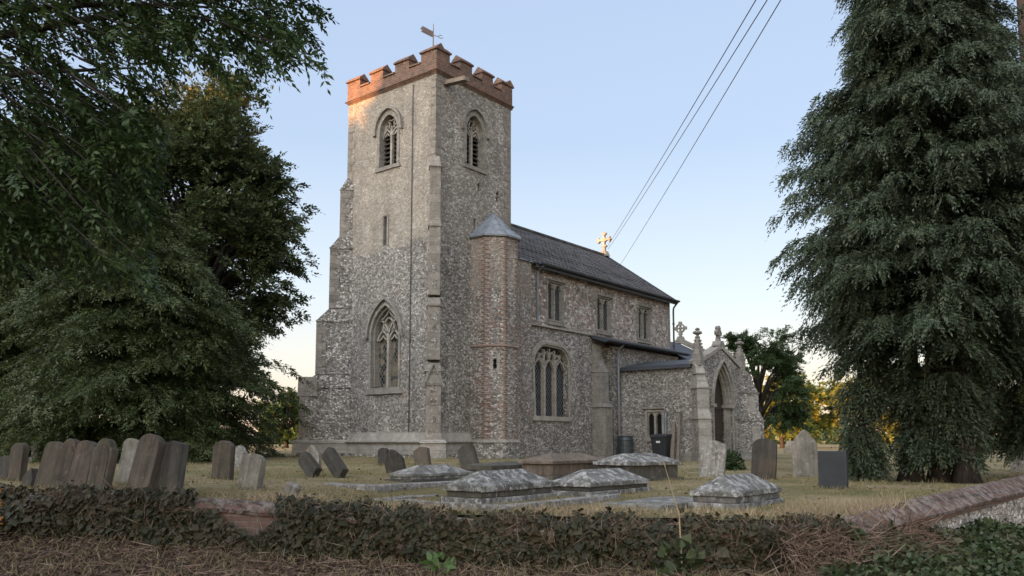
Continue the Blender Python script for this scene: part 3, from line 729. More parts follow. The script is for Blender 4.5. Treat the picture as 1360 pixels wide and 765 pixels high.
for k in range(3, 8):
    m.tube([(TC[0]+r_*math.cos(R(22.5+45*k)), TC[1]+r_*math.sin(R(22.5+45*k)), z_+.012) for r_, z_ in prof], [.022]*len(prof), 5)
P_('lead_roll', m, 'lead', tur)
P_('turret_link', MB().box(3.3, 5.12, -.26, .3, .5, 8.5), 'flint_turret')
P_('turret_link_roof', MB().hexa([(3.3,-.34,8.502),(5.2,-.34,8.502),(5.2,.3,8.502),(3.3,.3,8.502)], [(3.3,-.30,8.57),(5.16,-.30,8.55),(5.16,.3,8.78),(3.3,.3,8.80)]), 'lead')

# -- nave
NE, NYN, EAVE, RIDGE = 16.9, 7.6, 8.62, 11.25
low = MB().box(TX+.02, NE, .02, NYN, .4, 6.12)
W3 = Sf(6.80)
w3 = arch(1.16, 4.62, 5.42, base=2.6)
nl = P_('nave_wall', low, 'flint_nave'); carve(nl, [MB().prism(w3, W3, -.35, .1)])
cl = P_('clerestory_wall', MB().box(TX+.02, NE, .02, NYN, 6.2, EAVE+.1).prism([(.02,EAVE+.1),(NYN,EAVE+.1),(NYN/2,RIDGE-.12)], lambda a, b, d: (d, a, b), TX+.05, NE), 'flint_clerestory')
CW = [(7.08, .60, 6.48, 8.05), (10.73, .62, 6.46, 7.92), (14.28, .60, 6.42, 7.92)]
carve(cl, [MB().prism([(-w+.03,z0),(w-.03,z0),(w-.03,z1),(-w+.03,z1)], Sf(x), -.3, .1) for x, w, z0, z1 in CW])
P_('nave_string', MB().hexa([(4.9,-.10,6.12),(9.75,-.10,6.12),(9.75,.05,6.12),(4.9,.05,6.12)], [(4.9,-.06,6.2),(9.75,-.06,6.2),(9.75,.05,6.2),(4.9,.05,6.2)]).box(9.75, NE, .021, .3, 6.121, 6.199), 'limestone_grey')
for x, w, z0, z1 in CW:
    fr = Sf(x)
    win = P_('clerestory_window', MB().sweep([(-w+.04,z0-.02),(-w+.04,z1-.0),(w-.04,z1-.0),(w-.04,z0-.02)], .10, fr, -.2, .015, closed=True)
        .prism([(-w-.02,z0-.2),(w+.02,z0-.2),(w,z0-.08),(-w,z0-.08)], fr, -.2, .05), 'limestone_grey')
    t = MB().sweep([(0,z0),(0,z1)], .085, fr, -.2, -.05)
    for s in (-1, 1):
        h = (w-.10)/2
        c = s*(.045+h)
        hd = [(c-h,z1-.06),(c-h,z1-.30)] + [(c-h*.55,z1-.22),(c-h*.55,z1-.14),(c,z1-.06+.0),(c+h*.55,z1-.14),(c+h*.55,z1-.22)] + [(c+h,z1-.30),(c+h,z1-.06),(c+h,z1+.0),(c-h,z1+.0)]
        t.prism([(c-h-.03,z1-.30),(c-h*.62,z1-.24),(c-h*.55,z1-.15),(c,z1-.07),(c,z1),(c-h-.03,z1)], fr, -.18, -.06)
        t.prism([(c+h+.03,z1-.30),(c+h+.03,z1),(c,z1),(c,z1-.07),(c+h*.55,z1-.15),(c+h*.62,z1-.24)], fr, -.18, -.06)
    P_('mullion', t, 'limestone_grey', win)
    P_('glass', MB().prism([(-w+.07,z0),(w-.07,z0),(w-.07,z1),(-w+.07,z1)], fr, -.27, -.19), 'glass_dark', win)
    P_('hood_mould', MB().sweep([(-w-.03,z1-.12),(-w-.03,z1+.07),(w+.03,z1+.07),(w+.03,z1-.12)], .07, fr, -.02, .09), 'limestone_grey', win)
# three-light south window
fr = frame((6.80,0,0), (1.15,0,0), (0,-1,0))
win = P_('south_window', MB().sweep([(-.98,2.6)]+arch(1.06,4.62,5.42,base=None)+[(1.06,2.6)], .09, fr, -.22, .02)
    .prism([(-1.15,2.42),(1.15,2.42),(1.1,2.6),(-1.1,2.6)], fr, -.25, .06).sweep([(-1.14,3.2),(-1.14,3.55)], .16, fr, -.1, .012).sweep([(1.16,3.3),(1.16,3.75)], .16, fr, -.1, .012), 'limestone')
t = MB()
for s in (-1, 1):
    t.sweep([(s*.32,2.6),(s*.32,4.70)], .10, fr, -.24, -.08)
    t.sweep(arc3((s*.32,4.6),(s*.62,4.95),s*.3) , .05, fr, -.22, -.1)
    t.sweep([(s*.63,4.78),(s*.63,5.12)], .05, fr, -.22, -.1)
    t.sweep([(s*.32,4.70),(s*.30,5.26)], .06, fr, -.22, -.1)
for c in (-.635, 0, .635):
    h = .27
    t.sweep(arc3((c-h,4.50),(c,4.86),.22) + arc3((c,4.86),(c+h,4.50),.22)[1:], .055, fr, -.22, -.09)
    for s in (-1, 1): t.prism([(c+s*h,4.50),(c+s*h,4.66),(c+s*.16,4.62)], fr, -.2, -.1)
t.sweep([(0,4.86),(0,5.34)], .05, fr, -.22, -.1)
for c in (-.16, .16, -.46, .46): t.sweep(arc3((c-.13,5.0-abs(c)*.2),(c,5.22-abs(c)*.3),.2) + arc3((c,5.22-abs(c)*.3),(c+.13,5.0-abs(c)*.2),.2)[1:], .04, fr, -.2, -.11)
P_('tracery', t, 'limestone', win)
P_('glass', MB().prism(arch(1.0,4.62,5.35,base=2.6), fr, -.33, -.25), 'glass_dark', win)
p = arch(1.17,4.60,5.58,base=None)
P_('hood_mould', MB().sweep([(-1.20,4.42)]+p+[(1.20,4.42)], .13, fr, -.03, .03).sweep(arch(1.12,4.60,5.47,base=None), .05, fr, -.02, .09), 'limestone', win)

# roof: pantiled south slope as real corrugation, plain north slope
SL = math.hypot(NYN/2, RIDGE-EAVE); ov = .32
xs = np.arange(TX+.02, NE+.16, .05); rows = np.arange(-ov, SL, .30)
vs = []; fs = []; sy, sz = (NYN/2)/SL, (RIDGE-EAVE)/SL
rl = []
for r0 in rows: rl += [(r0, .03), (min(r0+.299, SL), .0)]
rnd = random.Random(3); jit = [rnd.uniform(-.012, .012) for _ in rl]
for (q, lift), j in zip(rl, jit):
    for x in xs:
        h = .018*math.sin(x/.3*2*math.pi) + lift + .10 + j + .016*noise.noise((x*1.3, q*1.3, 0)) + .012*noise.noise((x*5, q*5, 2))
        vs.append((x, q*sy - sz*h, EAVE + q*sz + sy*h))
nx = len(xs)
for i in range(len(rl)-1):
    for j in range(nx-1): fs.append((i*nx+j, i*nx+j+1, (i+1)*nx+j+1, (i+1)*nx+j))
roof = P_('nave_roof', MB().add(vs, fs), 'pantile', smooth=False)
P_('roof_deck', MB().prism([(-.27,EAVE-.13),(NYN/2,RIDGE+.02),(NYN+.27,EAVE-.13),(NYN+.27,EAVE+.04),(NYN/2,RIDGE+.17),(-.27,EAVE-.05)], lambda a, b, d: (d, a, b), TX+.06, NE+.12), 'pantile', roof)
P_('ridge_tile', MB().tube([(TX+.05,NYN/2,RIDGE+.17),(NE+.15,NYN/2,RIDGE+.17)], [.11,.11], 10), 'pantile', roof)
P_('verge_board', MB().sweep([(-.34,EAVE-.13),(NYN/2,RIDGE+.14)], .16, lambda a, b, d: (d, a, b), NE+.13, NE+.19).sweep([(NYN+.34,EAVE-.13),(NYN/2,RIDGE+.14)], .16, lambda a, b, d: (d, a, b), NE+.131, NE+.191), 'lead_dark', roof)
def gutter(x0, x1, y, z, r=.07):
    m = MB(); n = 6; vs = []
    for x in (x0, x1):
        for rr in (r, r-.012):
            for k in range(n+1):
                a = math.pi + math.pi*k/n; vs.append((x, y+rr*math.cos(a), z+rr*math.sin(a)))
    N = n+1; fs = []
    for k in range(n): fs += [(k, k+1, 2*N+k+1, 2*N+k), (N+k, 3*N+k, 3*N+k+1, N+k+1)]
    for b in (0, n): fs.append((b, 2*N+b, 3*N+b, N+b))
    for e in (0, 2*N): fs.append(tuple(e+k for k in range(N)) + tuple(e+N+k for k in range(n, -1, -1)))
    return m.add(vs, fs)
g = P_('gutter', gutter(5.5, NE+.2, -.40, EAVE-.05, .085), 'lead_dark')
P_('fascia', MB().box(5.4, NE+.12, -.30, -.27, EAVE-.24, EAVE-.02), 'lead_dark', g)
def downpipe(pts, r=.05, mat='pipe_grey'):
    m = MB().tube(pts, [r]*len(pts), 8)
    z = pts[-1][2]+.3
    while z < pts[1][2]-.2:
        m.lathe([(r+.02,0),(r+.02,.07)], (pts[-1][0], pts[-1][1], z), 8); z += 1.1
    return P_('downpipe', m, mat)
downpipe([(5.76,-.40,8.5),(5.76,-.12,8.32),(5.76,-.09,8.2),(5.76,-.09,6.26)], .05)
downpipe([(NE+.1,-.40,8.5),(NE+.14,-.14,8.25),(NE+.14,-.11,8.1),(NE+.14,-.11,6.0)], .045, 'lead_dark')
def cross_on(name, c, z0, s, mat, par=church, kind='latin', face='x'):
    """stone gable cross seen flat on: latin with flared arms, or a ringed wheel cross"""
    fr = frame(c, (0,1,0) if face == 'x' else (1,0,0), (1,0,0) if face == 'x' else (0,-1,0))
    m = MB(); z = z0
    m.prism([(-.26*s,z),(.26*s,z),(.14*s,z+.26*s),(-.14*s,z+.26*s)], fr, -.15*s, .15*s)
    if kind == 'latin':
        def arm(th):
            c_, s_ = math.cos(th), math.sin(th); pts = [(.05,-.06),(.25,-.05),(.28,-.13),(.36,-.14),(.36,-.07),(.42,0),(.36,.07),(.36,.14),(.28,.13),(.25,.05),(.05,.06)]
            return [(s*(a*c_-b*s_), z+s*(.86+a*s_+b*c_)) for a, b in pts]
        for k in range(4): m.prism(arm(math.pi/2*k), fr, -.07*s, .07*s)
        m.prism([(-.10*s,z+.76*s),(.10*s,z+.76*s),(.10*s,z+.96*s),(-.10*s,z+.96*s)], fr, -.072*s, .072*s)
        m.prism([(-.07*s,z+.26*s),(.07*s,z+.26*s),(.055*s,z+.6*s),(-.055*s,z+.6*s)], fr, -.06*s, .06*s)
    else:
        m.sweep([(.27*s*math.cos(2*math.pi*k/20), z+s*(.78+.27*math.sin(2*math.pi*k/20))) for k in range(20)], .085*s, fr, -.06*s, .06*s, closed=True)
        for k in range(4):
            a = math.pi/2*k; m.sweep([(.03*s*math.cos(a), z+s*(.78+.03*math.sin(a))), (.42*s*math.cos(a), z+s*(.78+.42*math.sin(a)))], .10*s, fr, -.065*s, .065*s)
            m.prism([(s*(.36*math.cos(a)+u*math.cos(a)-v*math.sin(a)), z+s*(.78+.36*math.sin(a)+u*math.sin(a)+v*math.cos(a))) for u, v in ((-.05,-.10),(.05,-.11),(.09,0),(.05,.11),(-.05,.10))], fr, -.07*s, .07*s)
        m.prism([(-.08*s,z+.26*s),(.08*s,z+.26*s),(.06*s,z+.5*s),(-.06*s,z+.5*s)], fr, -.06*s, .06*s)
        m.prism([(-.13*s,z+.36*s),(.13*s,z+.36*s),(.13*s,z+.43*s),(-.13*s,z+.43*s)], fr, -.08*s, .08*s)
    return P_(name, m, mat, par, jitter=.008)
cross_on('ridge_cross', (NE,NYN/2,0), RIDGE+.12, 1.05, 'limestone', roof)
P_('quoin', quoin_stack(NE, .02, -1, 1, 6.25, 8.5, 12), 'limestone_grey', bevel=.012)

# nave buttress and the short aisle with its lean-to lead roof
m = MB()
m.hexa([(9.75,-.62,.4),(10.36,-.62,.4),(10.36,.1,.4),(9.75,.1,.4)], [(9.75,-.62,3.05),(10.36,-.62,3.05),(10.36,.1,3.05),(9.75,.1,3.05)])
m.hexa([(9.70,-.67,3.052),(10.41,-.67,3.052),(10.41,.1,3.052),(9.70,.1,3.052)], [(9.75,-.48,3.25),(10.36,-.48,3.25),(10.36,.1,3.25),(9.75,.1,3.25)])
m.hexa([(9.80,-.46,3.252),(10.33,-.46,3.252),(10.33,.1,3.252),(9.80,.1,3.252)], [(9.80,-.46,4.55),(10.33,-.46,4.55),(10.33,.1,4.55),(9.80,.1,4.55)])
m.hexa([(9.77,-.49,4.552),(10.36,-.49,4.552),(10.36,.1,4.552),(9.77,.1,4.552)], [(9.80,-.2,5.1),(10.33,-.2,5.1),(10.33,.1,5.1),(9.80,.1,5.1)])
m.hexa([(9.82,-.18,5.102),(10.31,-.18,5.102),(10.31,.1,5.102),(9.82,.1,5.102)], [(9.82,-.12,5.75),(10.31,-.12,5.75),(10.31,.1,5.75),(9.82,.1,5.75)])
P_('buttress', m, 'limestone_grey', bevel=.015, jitter=.008)
P_('aisle_wall', MB().box(10.8, NE, -.40, .018, .4, 5.75), 'flint_nave')
m = MB().hexa([(9.62,-.78,5.78),(NE+.3,-.78,5.78),(NE+.3,.016,6.03),(9.62,.016,6.03)], [(9.62,-.78,5.93),(NE+.3,-.78,5.93),(NE+.3,.016,6.16),(9.62,.016,6.16)])
ar = P_('aisle_roof', m, 'lead_dark')
P_('gutter', gutter(9.62, NE+.3, -.86, 5.88, .075), 'lead_dark', ar)
downpipe([(11.05,-.80,5.8),(11.05,-.55,5.6),(11.05,-.52,5.4),(11.05,-.52,1.75)], .055)

# chancel beyond, with a coped east gable and a wheel cross
P_('chancel_wall', MB().box(NE+.01, 22, -1.2, 5.2, .4, 5.2).prism([(-1.2,5.2),(5.2,5.2),(2.0,6.85)], lambda a, b, d: (d, a, b), 21.7, 22), 'flint_nave')
cr = P_('chancel_roof', MB().prism([(-1.5,5.1),(2.0,6.9),(5.5,5.1),(5.5,5.25),(2.0,7.05),(-1.5,5.25)], lambda a, b, d: (d, a, b), NE+.2, 21.69), 'lead_dark')
m = MB().sweep([(-1.5,5.42),(2.0,7.22),(5.5,5.42)], .28, lambda a, b, d: (d, a, b), 21.72, 22.08)
P_('gable_coping', m, 'limestone_grey')
cross_on('gable_cross', (21.9,2.0,0), 7.22, .88, 'limestone_grey', church, 'wheel')

# -- south porch
PW, PE, PS = 11.4, 15.75, -4.15
PM = (PW+PE)/2
pw = P_('porch_wall', MB().box(PW, PE, PS, -.42, .4, 4.72), 'flint_porch')
pg = P_('porch_gable', MB().prism([(PW,4.722),(PE,4.722),(PM,5.62)], lambda a, b, d: (a, d, b), PS, PS+.45), 'flint_porch')
PF = Sf(PM+.05, PS)
door_a = arch(.95, 3.15, 4.90, base=.4)
WW = Wf(-2.05, PW)
carve(pg, [MB().prism(door_a, PF, -.9, .2)])
carve(pw, [MB().prism(door_a, PF, -.9, .2), MB().box(PW+.4, PE-.4, PS+.55, -.8, .75, 4.6), MB().prism([(-.42,1.8),(.42,1.8),(.42,2.92),(-.42,2.92)], WW, -.3, .1)])
# moulded arch in three orders
m = MB()
for w_, h_, d0, d1, t_ in ((1.0, 4.96, -.14, .05, .10), (.93, 4.87, -.22, -.07, .09), (.86, 4.78, -.34, -.2, .08)):
    m.sweep([(-w_,.5)] + arch(w_, 3.15, h_, base=None) + [(w_,.5)], t_, PF, d0, d1)
pa = P_('porch_arch', m, 'limestone')
P_('hood_mould', MB().sweep([(-1.16,3.1)]+arch(1.1,3.15,5.10,base=None)+[(1.16,3.1)], .06, PF, -.02, .13), 'limestone', pa)
P_('capital', MB().prism([(-1.04,3.06),(-.76,3.06),(-.76,3.2),(-1.04,3.2)], PF, -.42, .09), 'limestone', pa)
P_('capital', MB().prism([(1.04,3.06),(.76,3.06),(.76,3.2),(1.04,3.2)], PF, -.42, .09), 'limestone', pa)
do = P_('porch_door', MB().prism(arch(.86,3.15,4.7,base=.9), PF, -.50, -.42), 'oak')
m = MB()
for i in range(-4, 5): m.sweep([(i*.19,.95),(i*.19,4.62-abs(i)*.22)], .02, PF, -.425, -.405)
m.sweep([(-.84,3.06),(.84,3.06)], .12, PF, -.43, -.37).sweep([(-.84,1.95),(.84,1.95)], .1, PF, -.43, -.385).sweep([(0,.95),(0,3.0)], .07, PF, -.43, -.38)
P_('door_rail', m, 'oak', do)
P_('door_handle', MB().lathe([(.03,0),(.05,.03),(.03,.07)], PF(.16,1.95,-.38), 8), 'iron', do)
P_('porch_floor', MB().box(PW+.1, PE-.1, PS-.5, -.5, .4, .86), 'limestone_grey')
# roof
pr = P_('porch_roof', MB().prism([(PW-.14,4.70),(PM,5.12),(PE+.14,4.70),(PE+.14,4.80),(PM,5.24),(PW-.14,4.80)], lambda a, b, d: (a, d, b), PS+.3, -.41), 'lead_dark')
P_('fascia', MB().box(PW-.17, PW-.142, PS+.3, -.41, 4.66, 4.81), 'lead_dark', pr)
# front gable coping, pinnacles, crosses
m = MB().sweep([(PW-.05,4.86),(PM,5.70),(PE+.05,4.86)], .17, lambda a, b, d: (a, d, b), PS-.07, PS+.42)
pc = P_('gable_coping', m, 'limestone', bevel=.012)
def pinnacle(x, y, z0, h):
    m = MB().box(x-.17, x+.17, y-.17, y+.17, z0, z0+.34*h)
    m.hexa([(x-.16,y-.16,z0+.342*h),(x+.16,y-.16,z0+.342*h),(x+.16,y+.16,z0+.342*h),(x-.16,y+.16,z0+.342*h)], [(x-.07,y-.07,z0+.84*h),(x+.07,y-.07,z0+.84*h),(x+.07,y+.07,z0+.84*h),(x-.07,y+.07,z0+.84*h)])
    for i in range(4):
        z = z0+h*(.42+.1*i); w_ = .20-.03*i
        for sx in (-1, 1):
            for sy_ in (-1, 1): m.box(x+sx*w_*.75-.035, x+sx*w_*.75+.035, y+sy_*w_*.75-.035, y+sy_*w_*.75+.035, z, z+.07)
    m.lathe([(.05,0),(.13,.03),(.05,.08),(.07,.13),(.21,.19),(.20,.25),(.07,.30),(.12,.36),(.03,.42)], (x, y, z0+.82*h), 8)
    return P_('pinnacle', m, 'limestone_grey', jitter=.02, seed=x)
pinnacle(PW+.06, PS+.05, 4.72, 1.42); pinnacle(PE-.06, PS+.05, 4.72, 1.36)
m = MB().prism([(PM-.3,5.72),(PM+.3,5.72),(PM+.14,5.95),(PM-.14,5.95)], lambda a, b, d: (a, d, b), PS-.08, PS+.3)
m.hexa([(PM-.1,PS+.02,5.95),(PM+.1,PS+.02,5.95),(PM+.1,PS+.2,5.95),(PM-.1,PS+.2,5.95)], [(PM-.07,PS+.04,6.2),(PM+.07,PS+.04,6.2),(PM+.07,PS+.18,6.2),(PM-.07,PS+.18,6.2)])
m.prism([(PM-.20,6.2),(PM+.20,6.2),(PM+.24,6.32),(PM+.16,6.42),(PM+.1,6.44),(PM+.12,6.54),(PM,6.62),(PM-.12,6.54),(PM-.1,6.44),(PM-.16,6.42),(PM-.24,6.32)], lambda a, b, d: (a, d, b), PS+.03, PS+.19)
P_('gable_finial', m, 'limestone_grey', jitter=.015)
# diagonal porch buttresses
for (cx_, cy_, ox, oy) in ((PW, PS, -1, -1), (PE, PS, 1, -1)):
    m, pt = diag(cx_, cy_, ox, oy, ([(.4,2.5,.60,.27),(2.68,3.75,.46,.25),(3.95,4.35,.26,.2)] if ox < 0 else [(.4,2.5,.86,.28),(2.68,3.75,.64,.26),(3.95,4.45,.4,.2)]), .3)
    b = P_('buttress', m, 'limestone' if ox < 0 else 'flint_porch', bevel=.012)
    for hw, pr_, z0, z1 in (((.27,.60,1.2,2.3),(.25,.46,2.85,3.6)) if ox < 0 else ((.28,.86,1.2,2.3),(.26,.64,2.85,3.6))):
        for s in (-1, 1):
            mm = MB().hexa([pt(s*(hw-.05),pr_-.55,z0), pt(s*(hw+.004),pr_-.55,z0), pt(s*(hw+.004),pr_-.18,z0), pt(s*(hw-.05),pr_-.18,z0)], [pt(s*(hw-.05),pr_-.55,z1), pt(s*(hw+.004),pr_-.55,z1), pt(s*(hw+.004),pr_-.18,z1), pt(s*(hw-.05),pr_-.18,z1)])
            P_('flint_panel', mm, 'flint_porch' if ox < 0 else 'limestone', b)
    P_('base', MB().hexa([pt(-.42,-.3,.4), pt(.42,-.3,.4), pt(.40,(.74 if ox < 0 else .98),.4), pt(-.40,(.74 if ox < 0 else .98),.4)], [pt(-.32,-.3,1.15), pt(.32,-.3,1.15), pt(.32,(.65 if ox < 0 else .90),1.15), pt(-.32,(.65 if ox < 0 else .90),1.15)]), 'limestone_grey', b)
P_('porch_string', MB().prism([(PM+1.32,2.6),(PE+.02,2.6),(PE+.02,2.72),(PM+1.32,2.72)], lambda a, b, d: (a, d, b), PS-.09, PS+.02), 'limestone_grey')
nf_ = frame((PE-.62, PS, 0), (1,0,0), (0,-1,0))
ni = P_('niche_panel', MB().sweep([(-.22,1.35),(-.22,2.5),(.22,2.5),(.22,1.35)], .09, nf_, -.04, .03, closed=True).sweep(arch(.14,2.05,2.35,base=1.45), .04, nf_, -.03, .025), 'limestone')
P_('plinth', MB().box(PW-.12, PM-1.2, PS-.12, -.43, .4, 1.12), 'limestone_grey')
P_('plinth', MB().box(PM+1.3, PE+.12, PS-.12, -.43, .4, 1.12), 'limestone_grey')
# porch west window: two lights under a square label
fr = WW
win = P_('porch_window', MB().sweep([(-.40,1.82),(-.40,2.9),(.40,2.9),(.40,1.82)], .12, fr, -.2, .015, closed=True).prism([(-.5,1.64),(.5,1.64),(.48,1.76),(-.48,1.76)], fr, -.2, .05), 'limestone')
t = MB().sweep([(0,1.8),(0,2.9)], .09, fr, -.2, -.05)
for s in (-1, 1):
    for q in (-1, 1):
        c = s*.19; t.prism([(c+q*.15,2.62),(c+q*.15,2.88),(c,2.88),(c,2.82),(c+q*.1,2.74)] if q < 0 else [(c+.15,2.62),(c+.1,2.74),(c,2.82),(c,2.88),(c+.15,2.88)], fr, -.17, -.07)
P_('mullion', t, 'limestone', win)
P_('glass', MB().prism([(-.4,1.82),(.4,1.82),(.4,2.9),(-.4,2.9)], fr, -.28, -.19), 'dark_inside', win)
P_('hood_mould', MB().sweep([(-.53,2.85),(-.53,3.03),(.53,3.03),(.53,2.85)], .08, fr, -.02, .1), 'limestone_grey', win)
P_('vent_pipe', MB().tube([(PW-.08,-2.62,.8),(PW-.08,-2.62,2.65),(PW-.02,-2.62,2.8)], [.06,.06,.06], 8), 'pipe_grey')

# ------------------------------------------------------------------ boundary wall along the verge
def resample(path, step):
    out = []
    for (x0,y0,z0), (x1,y1,z1) in zip(path, path[1:]):
        n = max(1, int(math.hypot(x1-x0, y1-y0)/step))
        out += [(x0+(x1-x0)*i/n, y0+(y1-y0)*i/n, z0+(z1-z0)*i/n) for i in range(n)]
    return out + [path[-1]]
def wall_run(path, half, zlo, section):
    """extrude a cross-section [(offset toward viewer, height above path)] along viewer-space path"""
    pts = resample(path, .25); m = MB(); vs = []; n = len(section)
    for i, (r, f, z) in enumerate(pts):
        p = pts[max(i-1,0)]; q = pts[min(i+1,len(pts)-1)]; tx, ty = q[0]-p[0], q[1]-p[1]; l = math.hypot(tx, ty)
        nx_, ny_ = ty/l, -tx/l                       # toward the viewer
        for o, h in section:
            x, y = cam2w(r+nx_*o, f+ny_*o); vs.append((x, y, z+h if h is not None else zlo))
    fs = [(i*n+k, i*n+(k+1)%n, (i+1)*n+(k+1)%n, (i+1)*n+k) for i in range(len(pts)-1) for k in range(n)]
    fs += [tuple(range(n-1,-1,-1)), tuple((len(pts)-1)*n+k for k in range(n))]
    return m.add(vs, fs)
WL = [WALL[0], WALL[1], WALL[2], WALL[3], WALL[4], (3.75,10.42,.61)]
o0 = cam2w(*WALL[2][:2])
lw = thing('boundary_wall', 'low old brick boundary wall under ivy with a short bare stretch of lichen-spotted coping', 'wall', (*o0, 0))
obj('wall_body', wall_run(WL, .17, -.3, [(-.17,None),(.17,None),(.17,-.17),(-.17,-.17)]), 'wall_brick', lw)
obj('coping', wall_run(WL, .2, 0, [(-.2,-.168),(.2,-.168),(.22,-.12),(.17,-.045),(.08,.0),(-.08,.0),(-.17,-.045),(-.22,-.12)]), 'coping_brick', lw, jitter=.016, seed=2)
WR = [(3.95,10.38,.64),(4.2,10.45,.66),(5.15,11.1,.80),(9.75,15.75,.985)]
o1 = cam2w(*WR[2][:2])
rw = thing('boundary_wall', 'flint boundary wall with red saddleback brick coping running away to the right', 'wall', (*o1, 0))
obj('wall_body', wall_run(WR, .17, -.3, [(-.17,None),(.17,None),(.17,-.28),(-.17,-.28)]), 'flint_wall', rw, jitter=.015)
obj('brick_course', wall_run(WR, .2, 0, [(-.19,-.279),(.20,-.279),(.21,-.20),(-.2,-.20)]), 'wall_brick', rw, jitter=.008)
obj('coping', wall_run(WR, .2, 0, [(-.24,-.199),(.25,-.199),(.26,-.16),(.03,.03),(-.03,.03),(-.26,-.16)]), 'coping_brick', rw, jitter=.014, seed=5)

# ------------------------------------------------------------------ foliage helpers (numpy)
def unit(a): return a/np.maximum(np.linalg.norm(a, axis=-1, keepdims=True), 1e-9)
def card_obj(name, Pn, D, S, L, Wd, mat, parent=None, fold=.12, origin=None, base=.45):
    """many small leaf blades in one mesh: each a folded kite from its stalk to its tip"""
    Nv = unit(np.cross(D, S)); L = np.asarray(L)[:,None]*np.ones((len(Pn),1)); Wd = np.asarray(Wd)[:,None]*np.ones((len(Pn),1))
    V = np.stack([Pn, Pn + D*L*base + S*Wd*.5 + Nv*Wd*fold, Pn + D*L, Pn + D*L*base - S*Wd*.5 + Nv*Wd*fold], 1).reshape(-1,3)
    off = np.array(origin if origin is not None else (ORIG.get(parent.name, (0,0,0)) if parent is not None else (0,0,0)))
    V = V - off
    n = len(Pn); me = bpy.data.meshes.new(name)
    me.vertices.add(4*n); me.vertices.foreach_set('co', V.astype(np.float32).ravel())
    me.loops.add(4*n); me.loops.foreach_set('vertex_index', np.arange(4*n, dtype=np.int32))
    me.polygons.add(n); me.polygons.foreach_set('loop_start', np.arange(0, 4*n, 4, dtype=np.int32))
    me.update(calc_edges=True); me.materials.append(MATS[mat])
    o = bpy.data.objects.new(name, me); COL.objects.link(o)
    if parent is not None: o.parent = parent; ORIG[o.name] = tuple(off)
    elif origin is not None: o.location = origin
    return o
def sprays(rng, Pn, D, U, length, pairs, leafL, leafW, ang, droop=.2, jit=.25):
    """leaf pairs along a short shoot, plus a tip leaf"""
    D = unit(D); S = unit(np.cross(D, U)); P_o, D_o, S_o, L_o, W_o = [], [], [], [], []
    n = len(Pn); length = np.asarray(length)*np.ones(n)
    for k in range(pairs+1):
        t = (k+.6)/(pairs+.6)
        c = Pn + D*(length*t)[:,None]; c[:,2] -= droop*length*t*t
        for s in ((-1, 1) if k < pairs else (0,)):
            d = D*math.cos(ang) + S*math.sin(ang)*s if s else D.copy()
            d = d + rng.normal(0, jit, (n,3)); d[:,2] -= droop*.6*t; d = unit(d)
            q = np.cross(d, U + rng.normal(0, .35, (n,3))); q = unit(q)
            k_ = rng.uniform(.7, 1.25, n)*(1-.25*t)
            P_o.append(c); D_o.append(d); S_o.append(q); L_o.append(leafL*k_); W_o.append(leafW*k_)
    return [np.concatenate(a) for a in (P_o, D_o, S_o, L_o, W_o)]
def bough_points(rng, A, B, sag, n, t0=.25, spread=.3, flat=.35):
    """points strewn round each bough from A to B, with the bough's direction there"""
    M = len(A); t = t0 + (1-t0)*rng.random((M,n))**.8
    AB = (B-A)[:,None,:]; c = A[:,None,:] + AB*t[...,None]
    c[...,2] += sag[:,None]*(4*t*(1-t)) 
    tan = AB*np.ones_like(t)[...,None]; tan[...,2] = tan[...,2] + sag[:,None]*4*(1-2*t); tan = unit(tan)
    lat = unit(np.cross(tan, np.array([0,0,1.0]))); w = spread*(1.15-.75*t)
    a = rng.normal(0, 1, (M,n)); b = rng.normal(0, flat, (M,n))
    c = c + lat*(a*w)[...,None]; c[...,2] += b*w
    d = tan*.8 + lat*(np.sign(a)*rng.uniform(.2,.9,(M,n)))[...,None]
    return c.reshape(-1,3), unit(d).reshape(-1,3)
def limb_mesh(A, B, sag, r0, pick):
    m = MB()
    for i in pick:
        pts = [A[i]+(B[i]-A[i])*t + np.array([0,0,sag[i]*4*t*(1-t)]) for t in (0,.25,.5,.75,1)]
        r = r0*(.6+.4*random.random()); m.tube([tuple(p) for p in pts], [r, r*.8, r*.55, r*.35, r*.12], 5)
    return m
def prof(z, table): return np.interp(z, [a for a, _ in table], [b for _, b in table])

